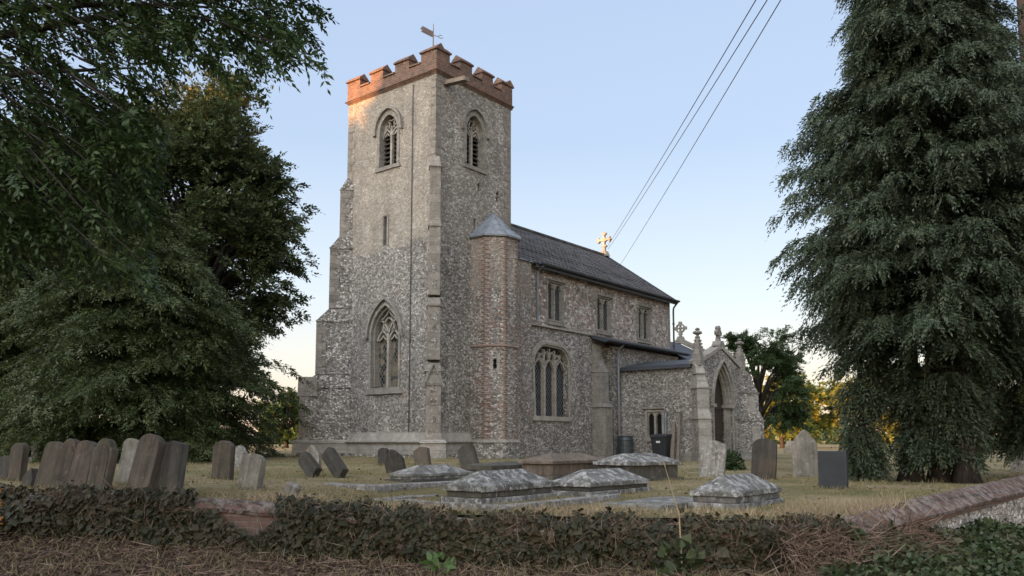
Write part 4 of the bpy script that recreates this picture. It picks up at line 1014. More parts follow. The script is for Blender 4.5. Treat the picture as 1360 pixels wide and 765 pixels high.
def conifer(name, label, cat, r, f, H, table, nb, ns, pairs, spl, leaf, mat, bark, trunk_r, rise, droop, group=None, seed=1, z_lo=.8, ang=.6, stems=1, spread=.32, hang=.6, skip=None, zexp=.8, flat=.45):
    rng = np.random.default_rng(seed); random.seed(seed)
    x, y = cam2w(r, f); g = float(yard(r, f)) if f > 9 else 0.0
    t = thing(name, label, cat, (x, y, g), 0, group)
    z = z_lo + (H-z_lo)*rng.random(nb)**(1/zexp) if zexp > 1 else z_lo + (H-z_lo)*rng.random(nb)**(1.0/.9)
    az = rng.uniform(0, 2*math.pi, nb)
    Rr = prof(z, table)*rng.uniform(.62, 1.1, nb)*(1+.13*np.sin(az*3+z*1.1))
    if skip is not None:
        keep = np.array([not skip(a, b, c) for a, b, c in zip(z, az, Rr)]); z, az, Rr = z[keep], az[keep], Rr[keep]
    M = len(z)
    A = np.stack([x + .0*az, y + .0*az, g + np.minimum(H*.93, np.maximum(.5, z - rise*Rr))], 1)
    B = np.stack([x + Rr*np.cos(az), y + Rr*np.sin(az), g + z - droop*Rr*.3], 1)
    sag = .12*Rr + rng.normal(0, .05, M)
    C, D = bough_points(rng, A, B, sag, ns, .22, spread, flat)
    D = D.copy(); D[:,2] -= hang*rng.uniform(.3, 1.3, len(D)); D = unit(D)
    U = np.array([0,0,1.0]) + rng.normal(0, .5, D.shape)
    a = sprays(rng, C, D, U, spl*rng.uniform(.6, 1.3, len(C)), pairs, leaf[0], leaf[1], ang, droop*.5)
    card_obj('crown', *a, mat, t)
    m = MB()
    for k in range(stems):
        ox, oy = (0, 0) if k == 0 else (rng.uniform(-.55,.55), rng.uniform(-.55,.55))
        m.tube([(x+ox*1.1, y+oy*1.1, g-.2), (x+ox, y+oy, g+.35), (x+ox*.9+.05, y+oy*.9, g+H*.3), (x+ox*.4, y+oy*.4, g+H*.65), (x, y, g+H*.97)], [trunk_r*1.45, trunk_r, trunk_r*.75, trunk_r*.45, .03], 10)
    k = limb_mesh(A, B, sag, .05, rng.choice(M, min(M, 90), replace=False)); m.add(k.v, k.f)
    obj('trunk', m, bark, t, smooth=True)
    return t
def broadleaf(name, label, cat, r, f, H, cz, rad, nb, ns, pairs, spl, leaf, mat, bark, trunk_r, group=None, seed=1, droop=.15, base=None, table=None, spread=.55, gap=.0, zlo=None):
    rng = np.random.default_rng(seed); random.seed(seed)
    x, y = cam2w(r, f); g = float(yard(r, f)) if base is None else base
    t = thing(name, label, cat, (x, y, g), 0, group)
    # main limbs reach clump centres just inside an uneven crown
    nc = max(14, min(80, nb//12)); ct = rng.normal(0, 1, (nc*3,3)); ct = unit(ct); ct = ct[ct[:,2] > -.75][:nc]
    nc = len(ct); q = rng.uniform(.55, .86, nc)*(1+.14*np.sin(ct[:,0]*5+ct[:,1]*4+seed))
    ctr = np.array([x, y, g+cz])
    C0 = ctr + ct*q[:,None]*np.array([rad[0], rad[0], rad[1]])
    if table is not None:
        k = prof(C0[:,2]-g, table)/np.maximum(np.hypot(C0[:,0]-x, C0[:,1]-y), .3); k = np.minimum(1, k)
        C0[:,0] = x+(C0[:,0]-x)*k; C0[:,1] = y+(C0[:,1]-y)*k
    own = rng.integers(0, nc, nb)
    az = rng.uniform(0, 2*math.pi, nb); el = rng.normal(.05, .55, nb)
    ln = rng.uniform(.4, 1.0, nb)**1.5*rad[0]*.52
    dirn = np.stack([np.cos(az)*np.cos(el), np.sin(az)*np.cos(el), np.sin(el)], 1) + unit(C0[own]-ctr)*.75; dirn = unit(dirn)
    A = C0[own] + rng.normal(0, rad[0]*.05, (nb,3)); B = A + dirn*ln[:,None]
    sag = rng.normal(.02, .1, nb)*ln
    C, D = bough_points(rng, A, B, sag, ns, .05, spread*rad[0]*.14, .7)
    D[:,2] -= droop; D = unit(D)
    U = np.array([0,0,1.0]) + rng.normal(0, .55, D.shape)
    a = sprays(rng, C, D, U, spl*rng.uniform(.6, 1.3, len(C)), pairs, leaf[0], leaf[1], .8, droop)
    card_obj('crown', *a, mat, t)
    m = MB().tube([(x, y, g-.2), (x, y, g+.4), (x+.1, y, g+H*.25), (x, y+.1, g+H*.5), (x, y, g+H*.8)], [trunk_r*1.5, trunk_r, trunk_r*.8, trunk_r*.55, .06], 10)
    for i in range(nc):
        s = np.array([x, y + .05, g + min(H*.7, max(H*.18, (C0[i,2]-g)*.55))]); e = C0[i]
        mid = s*.5+e*.5 + np.array([0,0,.06*H])
        m.tube([tuple(s), tuple(mid), tuple(e)], [trunk_r*.42, trunk_r*.26, trunk_r*.07], 6)
    for i in rng.choice(nb, min(nb, 220), replace=False): m.tube([tuple(C0[own[i]]), tuple(A[i]), tuple(B[i])], [trunk_r*.08, trunk_r*.06, .008], 4)
    obj('trunk', m, bark, t, smooth=True)
    return t

# ------------------------------------------------------------------ trees
conifer('cypress_tree', 'huge dark cypress with drooping feathery boughs filling the right side', 'tree', 9.05, 17.8, 14.2,
    [(0,.5),(1.8,.8),(2.6,1.3),(3.2,2.1),(4.0,2.75),(5.2,3.05),(7,2.85),(9,2.15),(11,1.5),(13,.75),(14.2,.15)], 1250, 62, 5, .36, (.125,.036), 'leaf_cypress', 'bark_red', .22, .28, .75, seed=11, z_lo=.7, stems=5, spread=.25, hang=.6, ang=.5, flat=.3,
    skip=lambda z, az, Rr: z < 3.7 and (int(az*1000) % 20) < (12 if Rr > 1.0 else 9))
conifer('cypress_sapling', 'slim leafy cypress stem hanging to the ground right of the black slate gravestone', 'tree', 7.55, 18.1, 4.2,
    [(0,.15),(1.2,.20),(2.5,.34),(3.5,.5),(4.2,.3)], 150, 13, 5, .32, (.125,.036), 'leaf_cypress', 'bark_red', .10, .35, .9, seed=12, z_lo=.25, spread=.26, hang=.8, ang=.5)
conifer('cypress_tree', 'lower dark cypress cut off by the right edge of the photo', 'tree', 12.1, 19.0, 9.6,
    [(0,.5),(1.2,1.2),(2.0,2.2),(4,2.4),(6,1.9),(8,1.0),(9.6,.1)], 420, 50, 5, .36, (.125,.036), 'leaf_cypress', 'bark_red', .2, .28, .75, seed=13, z_lo=.9, stems=2, spread=.25, hang=.6, ang=.5, flat=.3)
conifer('yew_tree', 'broad dark yew with layered boughs sweeping down to the grass behind the left gravestones', 'tree', -12.4, 27.5, 8.6,
    [(0,4.2),(1.5,4.9),(3.5,4.5),(5.5,3.2),(7.5,1.5),(8.6,.3)], 620, 58, 4, .40, (.17,.048), 'leaf_yew', 'bark_red', .3, .10, .5, seed=21, z_lo=.25, stems=2, spread=.42, hang=.22, flat=.18, ang=.75)
conifer('yew_tree', 'dark yew at the far left with paler green boughs, partly cut off by the frame', 'tree', -19.2, 30, 8.4,
    [(0,3.4),(1.5,4.2),(3.5,4.2),(5.5,3.2),(7.5,1.5),(8.4,.3)], 520, 50, 4, .40, (.18,.052), 'leaf_yew_pale', 'bark_red', .3, .10, .5, seed=22, z_lo=.25, stems=2, spread=.45, hang=.22, flat=.18, ang=.75)
broadleaf('beech_tree', 'tall dark beech with sunlit tawny top beside the tower', 'tree', -14.8, 38, 17, 9.2, (5.0, 8.6), 1500, 22, 3, .42, (.22,.115), 'leaf_beech', 'bark', .42, seed=31, spread=.36,
    table=[(0,2.6),(3,3.6),(7,4.1),(9,4.0),(12,3.1),(14,2.2),(16,1.2),(18,.4)])
broadleaf('lime_tree', 'lighter green leafy tree rising behind the yews at the far left', 'tree', -21.5, 40, 15.5, 8.4, (5.6, 7.2), 1100, 22, 3, .42, (.24,.15), 'leaf_lime', 'bark', .4, seed=32)
broadleaf('oak_tree', 'round dark green tree standing just behind the porch', 'tree', 16.0, 54, 7.8, 4.2, (2.7, 3.9), 420, 26, 3, .34, (.16,.085), 'leaf_oak', 'bark', .26, seed=33)
broadleaf('field_tree', 'small pale tree on the horizon between the yew and the tower', 'tree', -23.6, 88, 6, 3.0, (2.6, 2.7), 260, 14, 3, .5, (.30,.18), 'leaf_lime', 'bark', .2, seed=34, base=.9)
for i, (r, f, h, lab) in enumerate([(36, 112, 9.5, 'golden sunlit tree seen behind the porch and pointed gravestone'), (41.5, 116, 11, 'golden sunlit tree glimpsed under the left boughs of the cypress'),
        (48, 113, 10, 'golden sunlit tree glimpsed left of the cypress trunk'), (55.5, 114, 10.5, 'golden sunlit tree glimpsed behind the cypress trunk'), (63.5, 112, 9.5, 'golden sunlit tree glimpsed right of the cypress trunk')]):
    broadleaf('sunlit_tree', lab, 'tree', r, f, h, h*.5, (4.6, h*.5), 200, 14, 3, .6, (.46,.27), 'leaf_sunlit', 'bark', .3, 'golden trees across the field', seed=40+i, base=.7)

# near ash: trunk outside the frame on the left, leafy limbs reaching across its upper corner
def ash():
    rng = np.random.default_rng(51); random.seed(51)
    tx, tf = -9.6, 9.2; x, y = cam2w(tx, tf); g = .3
    t = thing('ash_tree', 'near ash whose dark leafy limbs hang into the upper left corner', 'tree', (x, y, g))
    tw = []                                       # twig ends (right, ahead, up)
    def at(u, v, d):
        a, b, c = ray(u, v); return np.array([a*d/b, d, EYE+c*d/b])
    regions = [((-260,225),(-260,205),1150), ((-260,130),(205,350),480), ((120,215),(150,300),120), ((215,300),(-200,35),90), ((215,300),(30,95),34), ((300,425),(-200,-20),110), ((300,425),(-20,45),40), ((370,425),(40,95),22), ((290,375),(50,115),24), ((-100,210),(330,380),60)]
    for (u0,u1), (v0,v1), n in regions:
        for _ in range(n): tw.append(at(rng.uniform(u0,u1), rng.uniform(v0,v1), rng.uniform(8.8, 11.6)))
    T = np.array(tw); n = len(T)
    mid = np.array([tx, tf, 6.0]) + (T-np.array([tx, tf, 6.0]))*rng.uniform(.72,.9,n)[:,None]; mid[:,2] += .25
    def w(Pq): 
        X = CAMX + Pq[:,0]*EX[0] + Pq[:,1]*EX[1]; Y = CAMY + Pq[:,0]*NX[0] + Pq[:,1]*NX[1]; return np.stack([X, Y, Pq[:,2]], 1)
    B = w(T); A0 = w(mid); d = unit(B-A0); A = B - d*rng.uniform(.35,.8,n)[:,None]; A[:,2] += .1
    sag = np.full(n, .05)
    C, D = bough_points(rng, A, B, sag, 5, .1, .05, .6)
    D = D + rng.normal(0, .35, D.shape); D[:,2] -= .45; D = unit(D)
    a = sprays(rng, C, D, np.array([0,0,1.0]) + rng.normal(0,.4,D.shape), .24*rng.uniform(.7,1.25,len(C)), 4,   .115, .044, .85, .25, .16)
    card_obj('crown', *a, 'leaf_ash', t)
    m = MB().tube([(x,y,g-.3),(x,y,g+.5),(x+.1,y+.1,g+3),(x,y,g+7),(x-.2,y,g+11)], [.5,.36,.30,.22,.06], 12)
    for (u, v, dd) in ((60,40,10.5),(180,90,9.8),(300,10,10.2),(400,-10,10.4),(40,220,10),(150,250,11),(-100,100,10),(230,-80,10.6)):
        e = w(at(u, v, dd)[None])[0]; s = np.array([x, y, g+3.6+rng.uniform(0,2.2)]); k1 = s*.6+e*.4+np.array([0,0,.7]); k2 = s*.25+e*.75+np.array([0,0,.4])
        m.tube([tuple(s), tuple(k1), tuple(k2), tuple(e)], [.11,.07,.035,.012], 6)
    obj('trunk', m, 'bark', t, smooth=True)
    m = MB()
    for i in rng.choice(n, 600, replace=False): m.tube([tuple(A[i]-d[i]*.4+np.array([0,0,.08])), tuple(A[i]), tuple(B[i])], [.014,.010,.004], 4)
    tag(obj('twig', m, 'bark', t), kind='stuff')
ash()

# unseen wood to the west, crown line shaped to shade the churchyard and pass sun patches
def west_wood():
    rng = np.random.default_rng(61); n = 100000
    px, py = math.sin(SUN_B), math.cos(SUN_B)
    s = rng.uniform(-50, 27, n); dep = rng.uniform(62, 76, n)
    base_h = np.interp(s, [-50,-20,-6,0,1.6,2.3,3.0,4.9,5.4,6.2,6.6,8.2,8.6,11,12.5,14,17,18.5,22,27], [19,20,21,21.9,21.5,20.0,18.6,18.2,19.3,21.0,17.1,17.1,21.0,22.5,22,19.8,19.8,22.2,23,21])
    h = base_h + .35*np.sin(s*2.7) + .25*np.sin(s*6.1+1)
    z = h*(1-rng.random(n)**1.25*.97)
    dirx, diry = to_sun.x/math.hypot(to_sun.x, to_sun.y), to_sun.y/math.hypot(to_sun.x, to_sun.y)
    Pn = np.stack([px*s + dirx*dep, py*s + diry*dep, z], 1)
    D = unit(rng.normal(0,1,(n,3))); S = unit(np.cross(D, rng.normal(0,1,(n,3))))
    L = rng.uniform(.5, 1.0, n)
    o = card_obj('west_wood', Pn, D, S, L, L*.7, 'leaf_oak')
    tag(o, kind='stuff')
west_wood()

# distant hedges and copses along the skyline
def skyline():
    rng = np.random.default_rng(71); n = 26000
    th = R(1)*rng.uniform(-38, 38, n); d = rng.uniform(240, 300, n)
    h = 3.5 + 2.5*np.sin(th*23) + 2*np.sin(th*57+1) + 1.2*np.sin(th*131); h = np.maximum(h, 1.8)
    z = .6 + h*rng.random(n)**.7
    X = CAMX + d*(np.sin(th)*EX[0]+np.cos(th)*EX[1]); Y = CAMY + d*(np.sin(th)*NX[0]+np.cos(th)*NX[1])
    D = unit(rng.normal(0,1,(n,3))); S = unit(np.cross(D, rng.normal(0,1,(n,3)))); L = rng.uniform(.9, 2.0, n)
    tag(card_obj('distant_hedge', np.stack([X,Y,z],1), D, S, L, L*.7, 'leaf_oak'), kind='stuff')
skyline()

# ------------------------------------------------------------------ gravestones
def outline(shape, w, h):
    a = w/2
    if shape == 'round':
        k = [(-a, 0), (-a, h-a*.62)] + [(-a*math.cos(math.pi*i/14), h-a*.62+a*.62*math.sin(math.pi*i/14)) for i in range(1,14)] + [(a, h-a*.62), (a, 0)]
    elif shape == 'shoulder':
        s = h-a*.75; k = [(-a,0),(-a,s),(-a*.93,s+a*.12),(-a*.75,s+a*.14)] + [(-a*.72*math.cos(math.pi*i/12), s+a*.16+a*.58*math.sin(math.pi*i/12)) for i in range(1,12)] + [(a*.75,s+a*.14),(a*.93,s+a*.12),(a,s),(a,0)]
    elif shape == 'point':
        s = h-a*1.25; k = [(-a,0),(-a,s)] + [(-a*(1-i/8)**.8, s+(h-s)*(i/8)**.85) for i in range(1,8)] + [(0,h)] + [(a*(1-i/8)**.8, s+(h-s)*(i/8)**.85) for i in range(7,0,-1)] + [(a,s),(a,0)]
    elif shape == 'scroll':
        s = h-a*.6; k = [(-a,0),(-a,s-.05)] + [(-a+a*2*i/20, s + a*.42*(.5-.5*math.cos(2*math.pi*min(1,max(0,(i-3)/14)))) + a*.17*math.cos(2*math.pi*i/20*2.0)) for i in range(0,21)] + [(a,s-.05),(a,0)]
    elif shape == 'segment':
        k = [(-a,0),(-a,h-a*.25)] + [(-a+2*a*i/10, h-a*.25+a*.25*math.sin(math.pi*i/10)) for i in range(1,10)] + [(a,h-a*.25),(a,0)]
    else: k = [(-a,0),(-a,h),(a,h),(a,0)]
    return k
FEET = []
def headstone(uc, vb, w, vt, shape, mat, label, lean=0.0, pitch=0.0, rz=0.0, th=.11, cat='gravestone', group=None, panel=None, name='gravestone', hmul=1.0):
    """stone set where its foot is seen, rising to the seen top; faces west (its -x) unless turned by rz"""
    r, f, z = on_yard(uc, vb); x, y = cam2w(r, f)
    h = (vb-vt)*f/F_PX*hmul
    pl = [(a, b) for a, b in outline(shape, w, h)]; pl = [(a, b-.16 if b == 0 else b) for a, b in pl]
    m = MB().prism(pl, lambda a, b, d: (d, a, b), -th/2, th/2)
    sd = int(uc)
    o = obj(name, m, mat, None, bevel=.012, cuts=0, jitter=.012, seed=sd)
    o.location = (x, y, z); o.rotation_euler = (R(lean), R(pitch), R(rz)); tag(o, label, cat, group); FEET.append((x, y, z, w))
    if panel:
        q = outline(shape, w*.78, h*.9); q = [(a, b+h*.18 if b == 0 else b) for a, b in q]
        p = obj('carved_panel', MB().prism(q, lambda a, b, d: (d, a, b), -th/2-.012, -th/2+.02), mat, None, bevel=.006, jitter=.006, seed=sd+1); p.parent = o
    return o
G = 'gravestones standing in the churchyard'
# (centre u, foot v, width, top v, shape, stone, label, lean, pitch, turn)
HS = [
 (5, 638, 0.40, 606, 'segment', 'grave_dark', 'low dark gravestone cut off by the left edge of the photo', 0, 6, 8),
 (22, 640, 0.40, 589, 'round', 'grave_brown', 'grey-brown rounded gravestone, leftmost full-height stone of the left row', -2, 4, 10),
 (38, 648, 0.31, 621, 'point', 'grave_dark', 'small dark leaning gravestone beside the leftmost leaning trio', 14, 6, 5),
 (60, 649, 0.46, 586, 'round', 'grave_brown', 'dark gravestone leaning right, left of the three overlapping stones', 12, 6, 12),
 (81, 651, 0.48, 583, 'shoulder', 'grave_brown', 'dark shouldered gravestone, middle of the three overlapping stones', 7, 8, 10),
 (102, 652, 0.46, 585, 'round', 'grave_brown', 'dark round-topped gravestone, right of the three overlapping stones', 7, 9, 10),
 (130, 655, 0.43, 583, 'shoulder', 'grave_brown', 'upright brown gravestone with pale right edge, standing clear between two gaps', 3, 7, 10),
 (166, 643, 0.37, 583, 'round', 'grave_grey', 'slim pale gravestone behind and left of the tall leaning one', 7, 5, 12),
 (184, 657, 0.50, 577, 'round', 'grave_brown', 'tallest dark gravestone of the left row, leaning right', 7, 9, 8),
 (212, 655, 0.37, 592, 'round', 'grave_dark', 'narrow black gravestone half hidden behind the broad dark one', 3, 3, 8),
 (222, 659, 0.53, 587, 'segment', 'grave_dark', 'broad near-black gravestone at the right end of the left row', -5, 10, 6),
 (235, 610, 0.46, 579, 'round', 'grave_brown', 'small distant rounded gravestone behind the broad dark one', 0, 0, 0),
 (248, 610, 0.42, 578, 'shoulder', 'grave_grey', 'taller distant gravestone beside the other far one by the yew', 0, 0, 0),
 (295, 637, 0.49, 586, 'round', 'grave_brown', 'brown rounded gravestone standing alone right of the broad dark stone', 0, 2, 10),
 (318, 622, 0.49, 592, 'shoulder', 'grave_lichen', 'pale shouldered gravestone blotched with lichen', 0, 0, 0),
 (331, 649, 0.46, 603, 'round', 'grave_grey', 'pale round-topped gravestone leaning back, in front of the shouldered pale one', 4, 6, 10),
 (415, 620, 0.44, 591, 'point', 'grave_grey', 'pale pointed gravestone near the tower behind the toppled slabs', -6, 8, 20),
 (510, 619, 0.34, 595, 'round', 'grave_dark', 'small dark gravestone hidden behind the leaning oval one', -4, 0, 0),
 (527, 629, 0.46, 595, 'point', 'grave_dark', 'dark pointed gravestone tilting left in front of the tower', -19, 5, 10),
 (562, 619, 0.47, 594, 'segment', 'grave_brown', 'square brown gravestone with gently arched top tilting left at the buttress foot', -12, 4, 5),
 (625, 619, 0.50, 589, 'round', 'grave_dark', 'dark round gravestone tilting left below the stair turret', -24, 6, 5),
 (945, 633, 0.58, 586, 'segment', 'grave_lichen', 'white lichen-covered gravestone leaning right in front of the porch', 6, 4, 18),
 (1014, 637, 0.52, 583, 'round', 'grave_dark', 'dark rounded gravestone right of the porch', 4, 2, 10),
 (1070, 634, 0.55, 571, 'point', 'grave_grey', 'tall pointed gravestone with pale streaked face behind the black slate one', 0, 2, 22),
 (1107, 649, 0.52, 600, 'square', 'slate', 'square black slate gravestone in front of the cypress', 0, 2, 0),
 (1049, 600, 0.59, 585, 'segment', 'grave_grey', 'tiny far gravestone between the dark rounded one and the pointed one', 0, 0, 0),
 (1045, 602, 0.50, 594, 'segment', 'grave_grey', 'low far gravestone under the golden trees', 0, 0, 0),
 (1357, 628, 0.50, 600, 'round', 'grave_lichen', 'pale gravestone at the right edge behind the cypress', 0, 0, 0),
]
for u, vb, w, vt, shp, mat, lab, ln, pt_, rz in HS:
    headstone(u, vb, w, vt, shp, mat, lab, ln, pt_, rz, group=G, panel=(shp in ('shoulder',)), th=.09 if mat == 'slate' else .12)
# celtic cross at the left
r, f, z = on_yard(45, 614); x, y = cam2w(r, f); h = 28*f/F_PX
fr = lambda a, b, d: (d, a, b)
m = MB().prism([(-.16,-.1),(.16,-.1),(.13,.16),(-.13,.16)], fr, -.12, .12).prism([(-.085,.16),(.085,.16),(.06,h*.62),(-.06,h*.62)], fr, -.06, .06)
m.sweep([(.15*math.cos(2*math.pi*k/16), h*.74+.15*math.sin(2*math.pi*k/16)) for k in range(16)], .05, fr, -.045, .045, closed=True)
m.prism([(-.06,h*.62),(.06,h*.62),(.07,h),(-.07,h)], fr, -.058, .058).prism([(-.24,h*.68),(.24,h*.68),(.24,h*.80),(-.24,h*.80)], fr, -.055, .055)
o = obj('stone_cross', m, 'grave_lichen', None, bevel=.01); o.location = (x, y, z); tag(o, 'small white stone ring cross among the left gravestones', 'grave cross')
# two toppled slabs and a stump
for u, vb, lab, L_, tl in ((420, 634, 'toppled dark slab leaning flat, left of the two fallen stones by the tower', .72, 60), (455, 635, 'toppled dark slab leaning flat, right of the two fallen stones by the tower', .84, 56)):
    r, f, z = on_yard(u, vb); x, y = cam2w(r, f)
    m = MB().prism([(a, b) for a, b in outline('round', .30, L_)], lambda a, b, d: (d, a, b), -.07, .07)
    o = obj('fallen_gravestone', m, 'grave_dark', None, bevel=.012, jitter=.012, seed=u); o.location = (x, y, z+.05); o.rotation_euler = (R(-tl), R(12), R(-5)); tag(o, lab, 'gravestone', 'fallen gravestones')
r, f, z = on_yard(385, 657); x, y = cam2w(r, f)
o = obj('stone_stump', MB().lathe([(.13,-.1),(.12,.08),(.135,.15),(.09,.19)], (0,0,0), 10), 'grave_grey', None, jitter=.03); o.location = (x, y, z); o.rotation_euler = (R(20), R(15), 0); tag(o, 'small broken stone stump lying in the grass', 'stone')

# ------------------------------------------------------------------ coffin and chest tombs (long side east-west)
def tomb(u, v, L, w, steps, lid, mats, label, rz=0.0, cat='tomb', cuts=3, name='coped_tomb'):
    """near (south-west) corner seen at u, v; steps: (height, inset); lid: (eave height, rise, overhang, ridge inset)"""
    r, f, z = on_yard(u, v); x, y = cam2w(r, f)
    t = thing(name, label, cat, (x, y, z), R(rz) or 1e-6)
    zc = -.12; sd = int(u)
    for i, (h, ins, mt) in enumerate(steps):
        obj('plinth' if i < len(steps)-1 or len(steps) == 1 else 'base', MB().box(ins, L-ins, ins, w-ins, zc, (h if i == 0 else zc+h)), mt, t, bevel=.012, cuts=cuts, jitter=.008, seed=sd+i)
        zc = (h if i == 0 else zc+h) + .002
    eh, rise, ovh, ri = lid; ins = steps[-1][1]-ovh
    x0, x1, y0, y1 = ins, L-ins, ins, w-ins; ym = w/2
    m = MB().hexa([(x0,y0,zc),(x1,y0,zc),(x1,y1,zc),(x0,y1,zc)], [(x0,y0,zc+eh),(x1,y0,zc+eh),(x1,y1,zc+eh),(x0,y1,zc+eh)])
    z1 = zc+eh+rise
    m.add([(x0+.02,y0+.02,zc+eh+.001),(x1-.02,y0+.02,zc+eh+.001),(x1-.02,y1-.02,zc+eh+.001),(x0+.02,y1-.02,zc+eh+.001),(x0+ri,ym-.03,z1),(x1-ri,ym-.03,z1),(x1-ri,ym+.03,z1),(x0+ri,ym+.03,z1)],
        [(0,3,2,1),(4,5,6,7),(0,1,5,4),(1,2,6,5),(2,3,7,6),(3,0,4,7)])
    obj('coped_lid', m, mats, t, cuts=cuts, bevel=.008, jitter=.009, seed=sd+9)
    return t
def kerb(u, v, L, w, label):
    r, f, z = on_yard(u, v); x, y = cam2w(r, f); h = .10; k = .17
    t = thing('grave_kerb', label, 'grave kerb', (x, y, z), 1e-6)
    for i, b in enumerate(((0,L,0,k),(0,L,w-k,w),(0,k,k+.002,w-k-.002),(L-k,L,k+.002,w-k-.002))): obj('kerb_stone', MB().box(*b,-.35,h-.004*i), 'kerb_stone', t, bevel=.015, cuts=4, jitter=.03, seed=i+u)
    return t
tomb(640, 672, 1.9, .82, [(.10,0,'tomb_lichen'),(.09,.06,'tomb_dark')], (.09,.21,.04,.42), 'tomb_lichen', 'large lichen-whitened coped tomb nearest the wall, inside a stone kerb')
kerb(668, 682, 3.0, 2.5, 'pale stone kerb round the nearest coped tomb')
tomb(652, 634, 2.0, .8, [(.14,0,'tomb_dark')], (.10,.06,.03,.5), 'tomb_dark', 'low mossy ledger tomb right behind the nearest coped tomb', name='ledger_tomb')
tomb(548, 643, 1.8, .75, [(.07,0,'tomb_dark'),(.05,.07,'tomb_lichen')], (.05,.15,.03,.45), 'tomb_grey', 'lichen-spotted coped tomb on a grey step below the tower')
r, f, z = on_yard(515, 652); x, y = cam2w(r, f); t = thing('grave_kerb', 'long flat grey kerb slab in the grass left of the coped tombs', 'grave kerb', (x, y, z), 1e-6)
obj('kerb_stone', MB().box(-.3, 2.3, 0, .22, -.15, .1), 'kerb_stone', t, bevel=.015, cuts=3, jitter=.015); obj('end_stone', MB().box(-.3, -.08, .222, 1.3, -.15, .098), 'kerb_stone', t, bevel=.015, cuts=3, jitter=.015)
tomb(735, 638, 2.3, 1.0, [(.08,0,'tomb_dark'),(.24,.10,'tomb_brown')], (.06,.15,.06,.5), 'tomb_brown', 'brown stone chest tomb with shallow hipped lid in front of the south window', name='chest_tomb')
tomb(784, 662, 2.0, .85, [(.10,0,'tomb_lichen'),(.07,.05,'tomb_dark')], (.07,.20,.04,.42), 'tomb_lichen', 'long low coped tomb with lichen-white slopes between the chest tombs and the wall')
tomb(836, 640, 1.6, .95, [(.06,-.06,'tomb_dark'),(.26,.03,'tomb_dark')], (.07,.17,.08,.35), 'tomb_lichen', 'raised chest tomb with a white-spotted hipped lid below the wheelie bin', name='chest_tomb', rz=-12)
tomb(981, 678, 1.75, .78, [(.08,0,'tomb_lichen'),(.09,.06,'tomb_grey')], (.07,.22,.03,.38), 'tomb_lichen', 'grey coped tomb standing alone on the right near the wall')
r, f, z = on_yard(900, 672); x, y = cam2w(r, f); t = thing('ledger_slab', 'flat worn slab in dry grass left of the lone right tomb', 'grave slab', (x, y, z), 1e-6)
obj('slab', MB().box(-.9, 1.0, -.2, .7, -.1, .07), 'tomb_grey', t, bevel=.02, cuts=3, jitter=.02)

# ------------------------------------------------------------------ things by the porch
x, y = 10.95, -2.62; g = gz(x, y)
b = thing('wheelie_bin', 'black wheelie bin against the porch wall', 'bin', (x, y, g))
def bx(name, m, mat, par, **kw): return obj(name, m, mat, par, **kw)
ty = [(-.24,-.28),(.24,-.28),(.24,.28),(-.24,.28)]; tt = [(-.30,-.36),(.30,-.36),(.30,.36),(-.30,.36)]
bx('body', MB().hexa([(x+a, y+c, g+.06) for a, c in ty], [(x+a, y+c, g+.98) for a, c in tt]).box(x-.32, x+.32, y-.38, y+.38, g+.93, g+.985), 'bin_plastic', b, bevel=.015)
ld = bx('lid', MB().hexa([(x-.34,y-.40,g+.988),(x+.34,y-.40,g+.988),(x+.34,y+.40,g+.988),(x-.34,y+.40,g+.988)], [(x-.30,y-.36,g+1.06),(x+.33,y-.38,g+1.10),(x+.33,y+.38,g+1.10),(x-.30,y+.36,g+1.06)]), 'bin_plastic', b, bevel=.015)
bx('handle', MB().tube([(x+.38,y-.3,g+1.02),(x+.38,y+.3,g+1.02)], [.018]*2, 8), 'bin_plastic', b)
for s in (-1, 1): bx('wheel', MB().prism([(.1*math.cos(2*math.pi*k/14), .1*math.sin(2*math.pi*k/14)) for k in range(14)], lambda a, c, d: (x+.24+a, y+s*.3+d, g+.1+c), -.025, .025), 'bin_plastic', b)
bx('label_sticker', MB().hexa([(x-.292,y-.08,g+.72),(x-.292,y+.10,g+.72),(x-.285,y+.10,g+.72),(x-.285,y-.08,g+.72)], [(x-.298,y-.08,g+.80),(x-.298,y+.10,g+.80),(x-.29,y+.10,g+.80),(x-.29,y-.08,g+.80)]), 'sticker', b)
x, y = 10.75, -1.0; g = gz(x, y)
wb = thing('water_butt', 'dark barrel water butt under the downpipe in the corner by the porch', 'water butt', (x, y, g))
pr_ = [(.29,0),(.32,.12)]
for i in range(4): pr_ += [(.335,.2+.2*i),(.345,.23+.2*i),(.335,.26+.2*i)]
obj('barrel', MB().lathe(pr_+[(.31,.95)], (x,y,g), 20), 'butt_plastic', wb, smooth=False); obj('lid', MB().lathe([(.33,.952),(.34,.98),(.3,1.0)], (x,y,g), 20), 'butt_plastic', wb)
obj('tap', MB().tube([(x-.33,y,g+.16),(x-.41,y,g+.16),(x-.41,y,g+.11)], [.015]*3, 6), 'iron', wb)
for i, (yy, l, w_, lab) in enumerate(((-3.05, 1.55, .16, 'weathered plank leaning on the porch wall, left of the leaning pair'), (-3.32, 1.9, .12, 'taller weathered post leaning on the porch wall, right of the leaning pair'))):
    x = PW-.62; g = gz(x, yy)
    m = MB().hexa([(x,yy-w_/2-.1,g-.02),(x+.05,yy-w_/2-.1,g-.02),(x+.05,yy+w_/2-.1,g-.02),(x,yy+w_/2-.1,g-.02)], [(PW-.10,yy-w_/2+.05,g+l),(PW-.05,yy-w_/2+.05,g+l),(PW-.05,yy+w_/2+.05,g+l),(PW-.10,yy+w_/2+.05,g+l)])
    o = obj('plank', m, 'plank', None, origin=(x, yy, g), bevel=.004); tag(o, lab, 'plank', 'planks leaning on the porch')
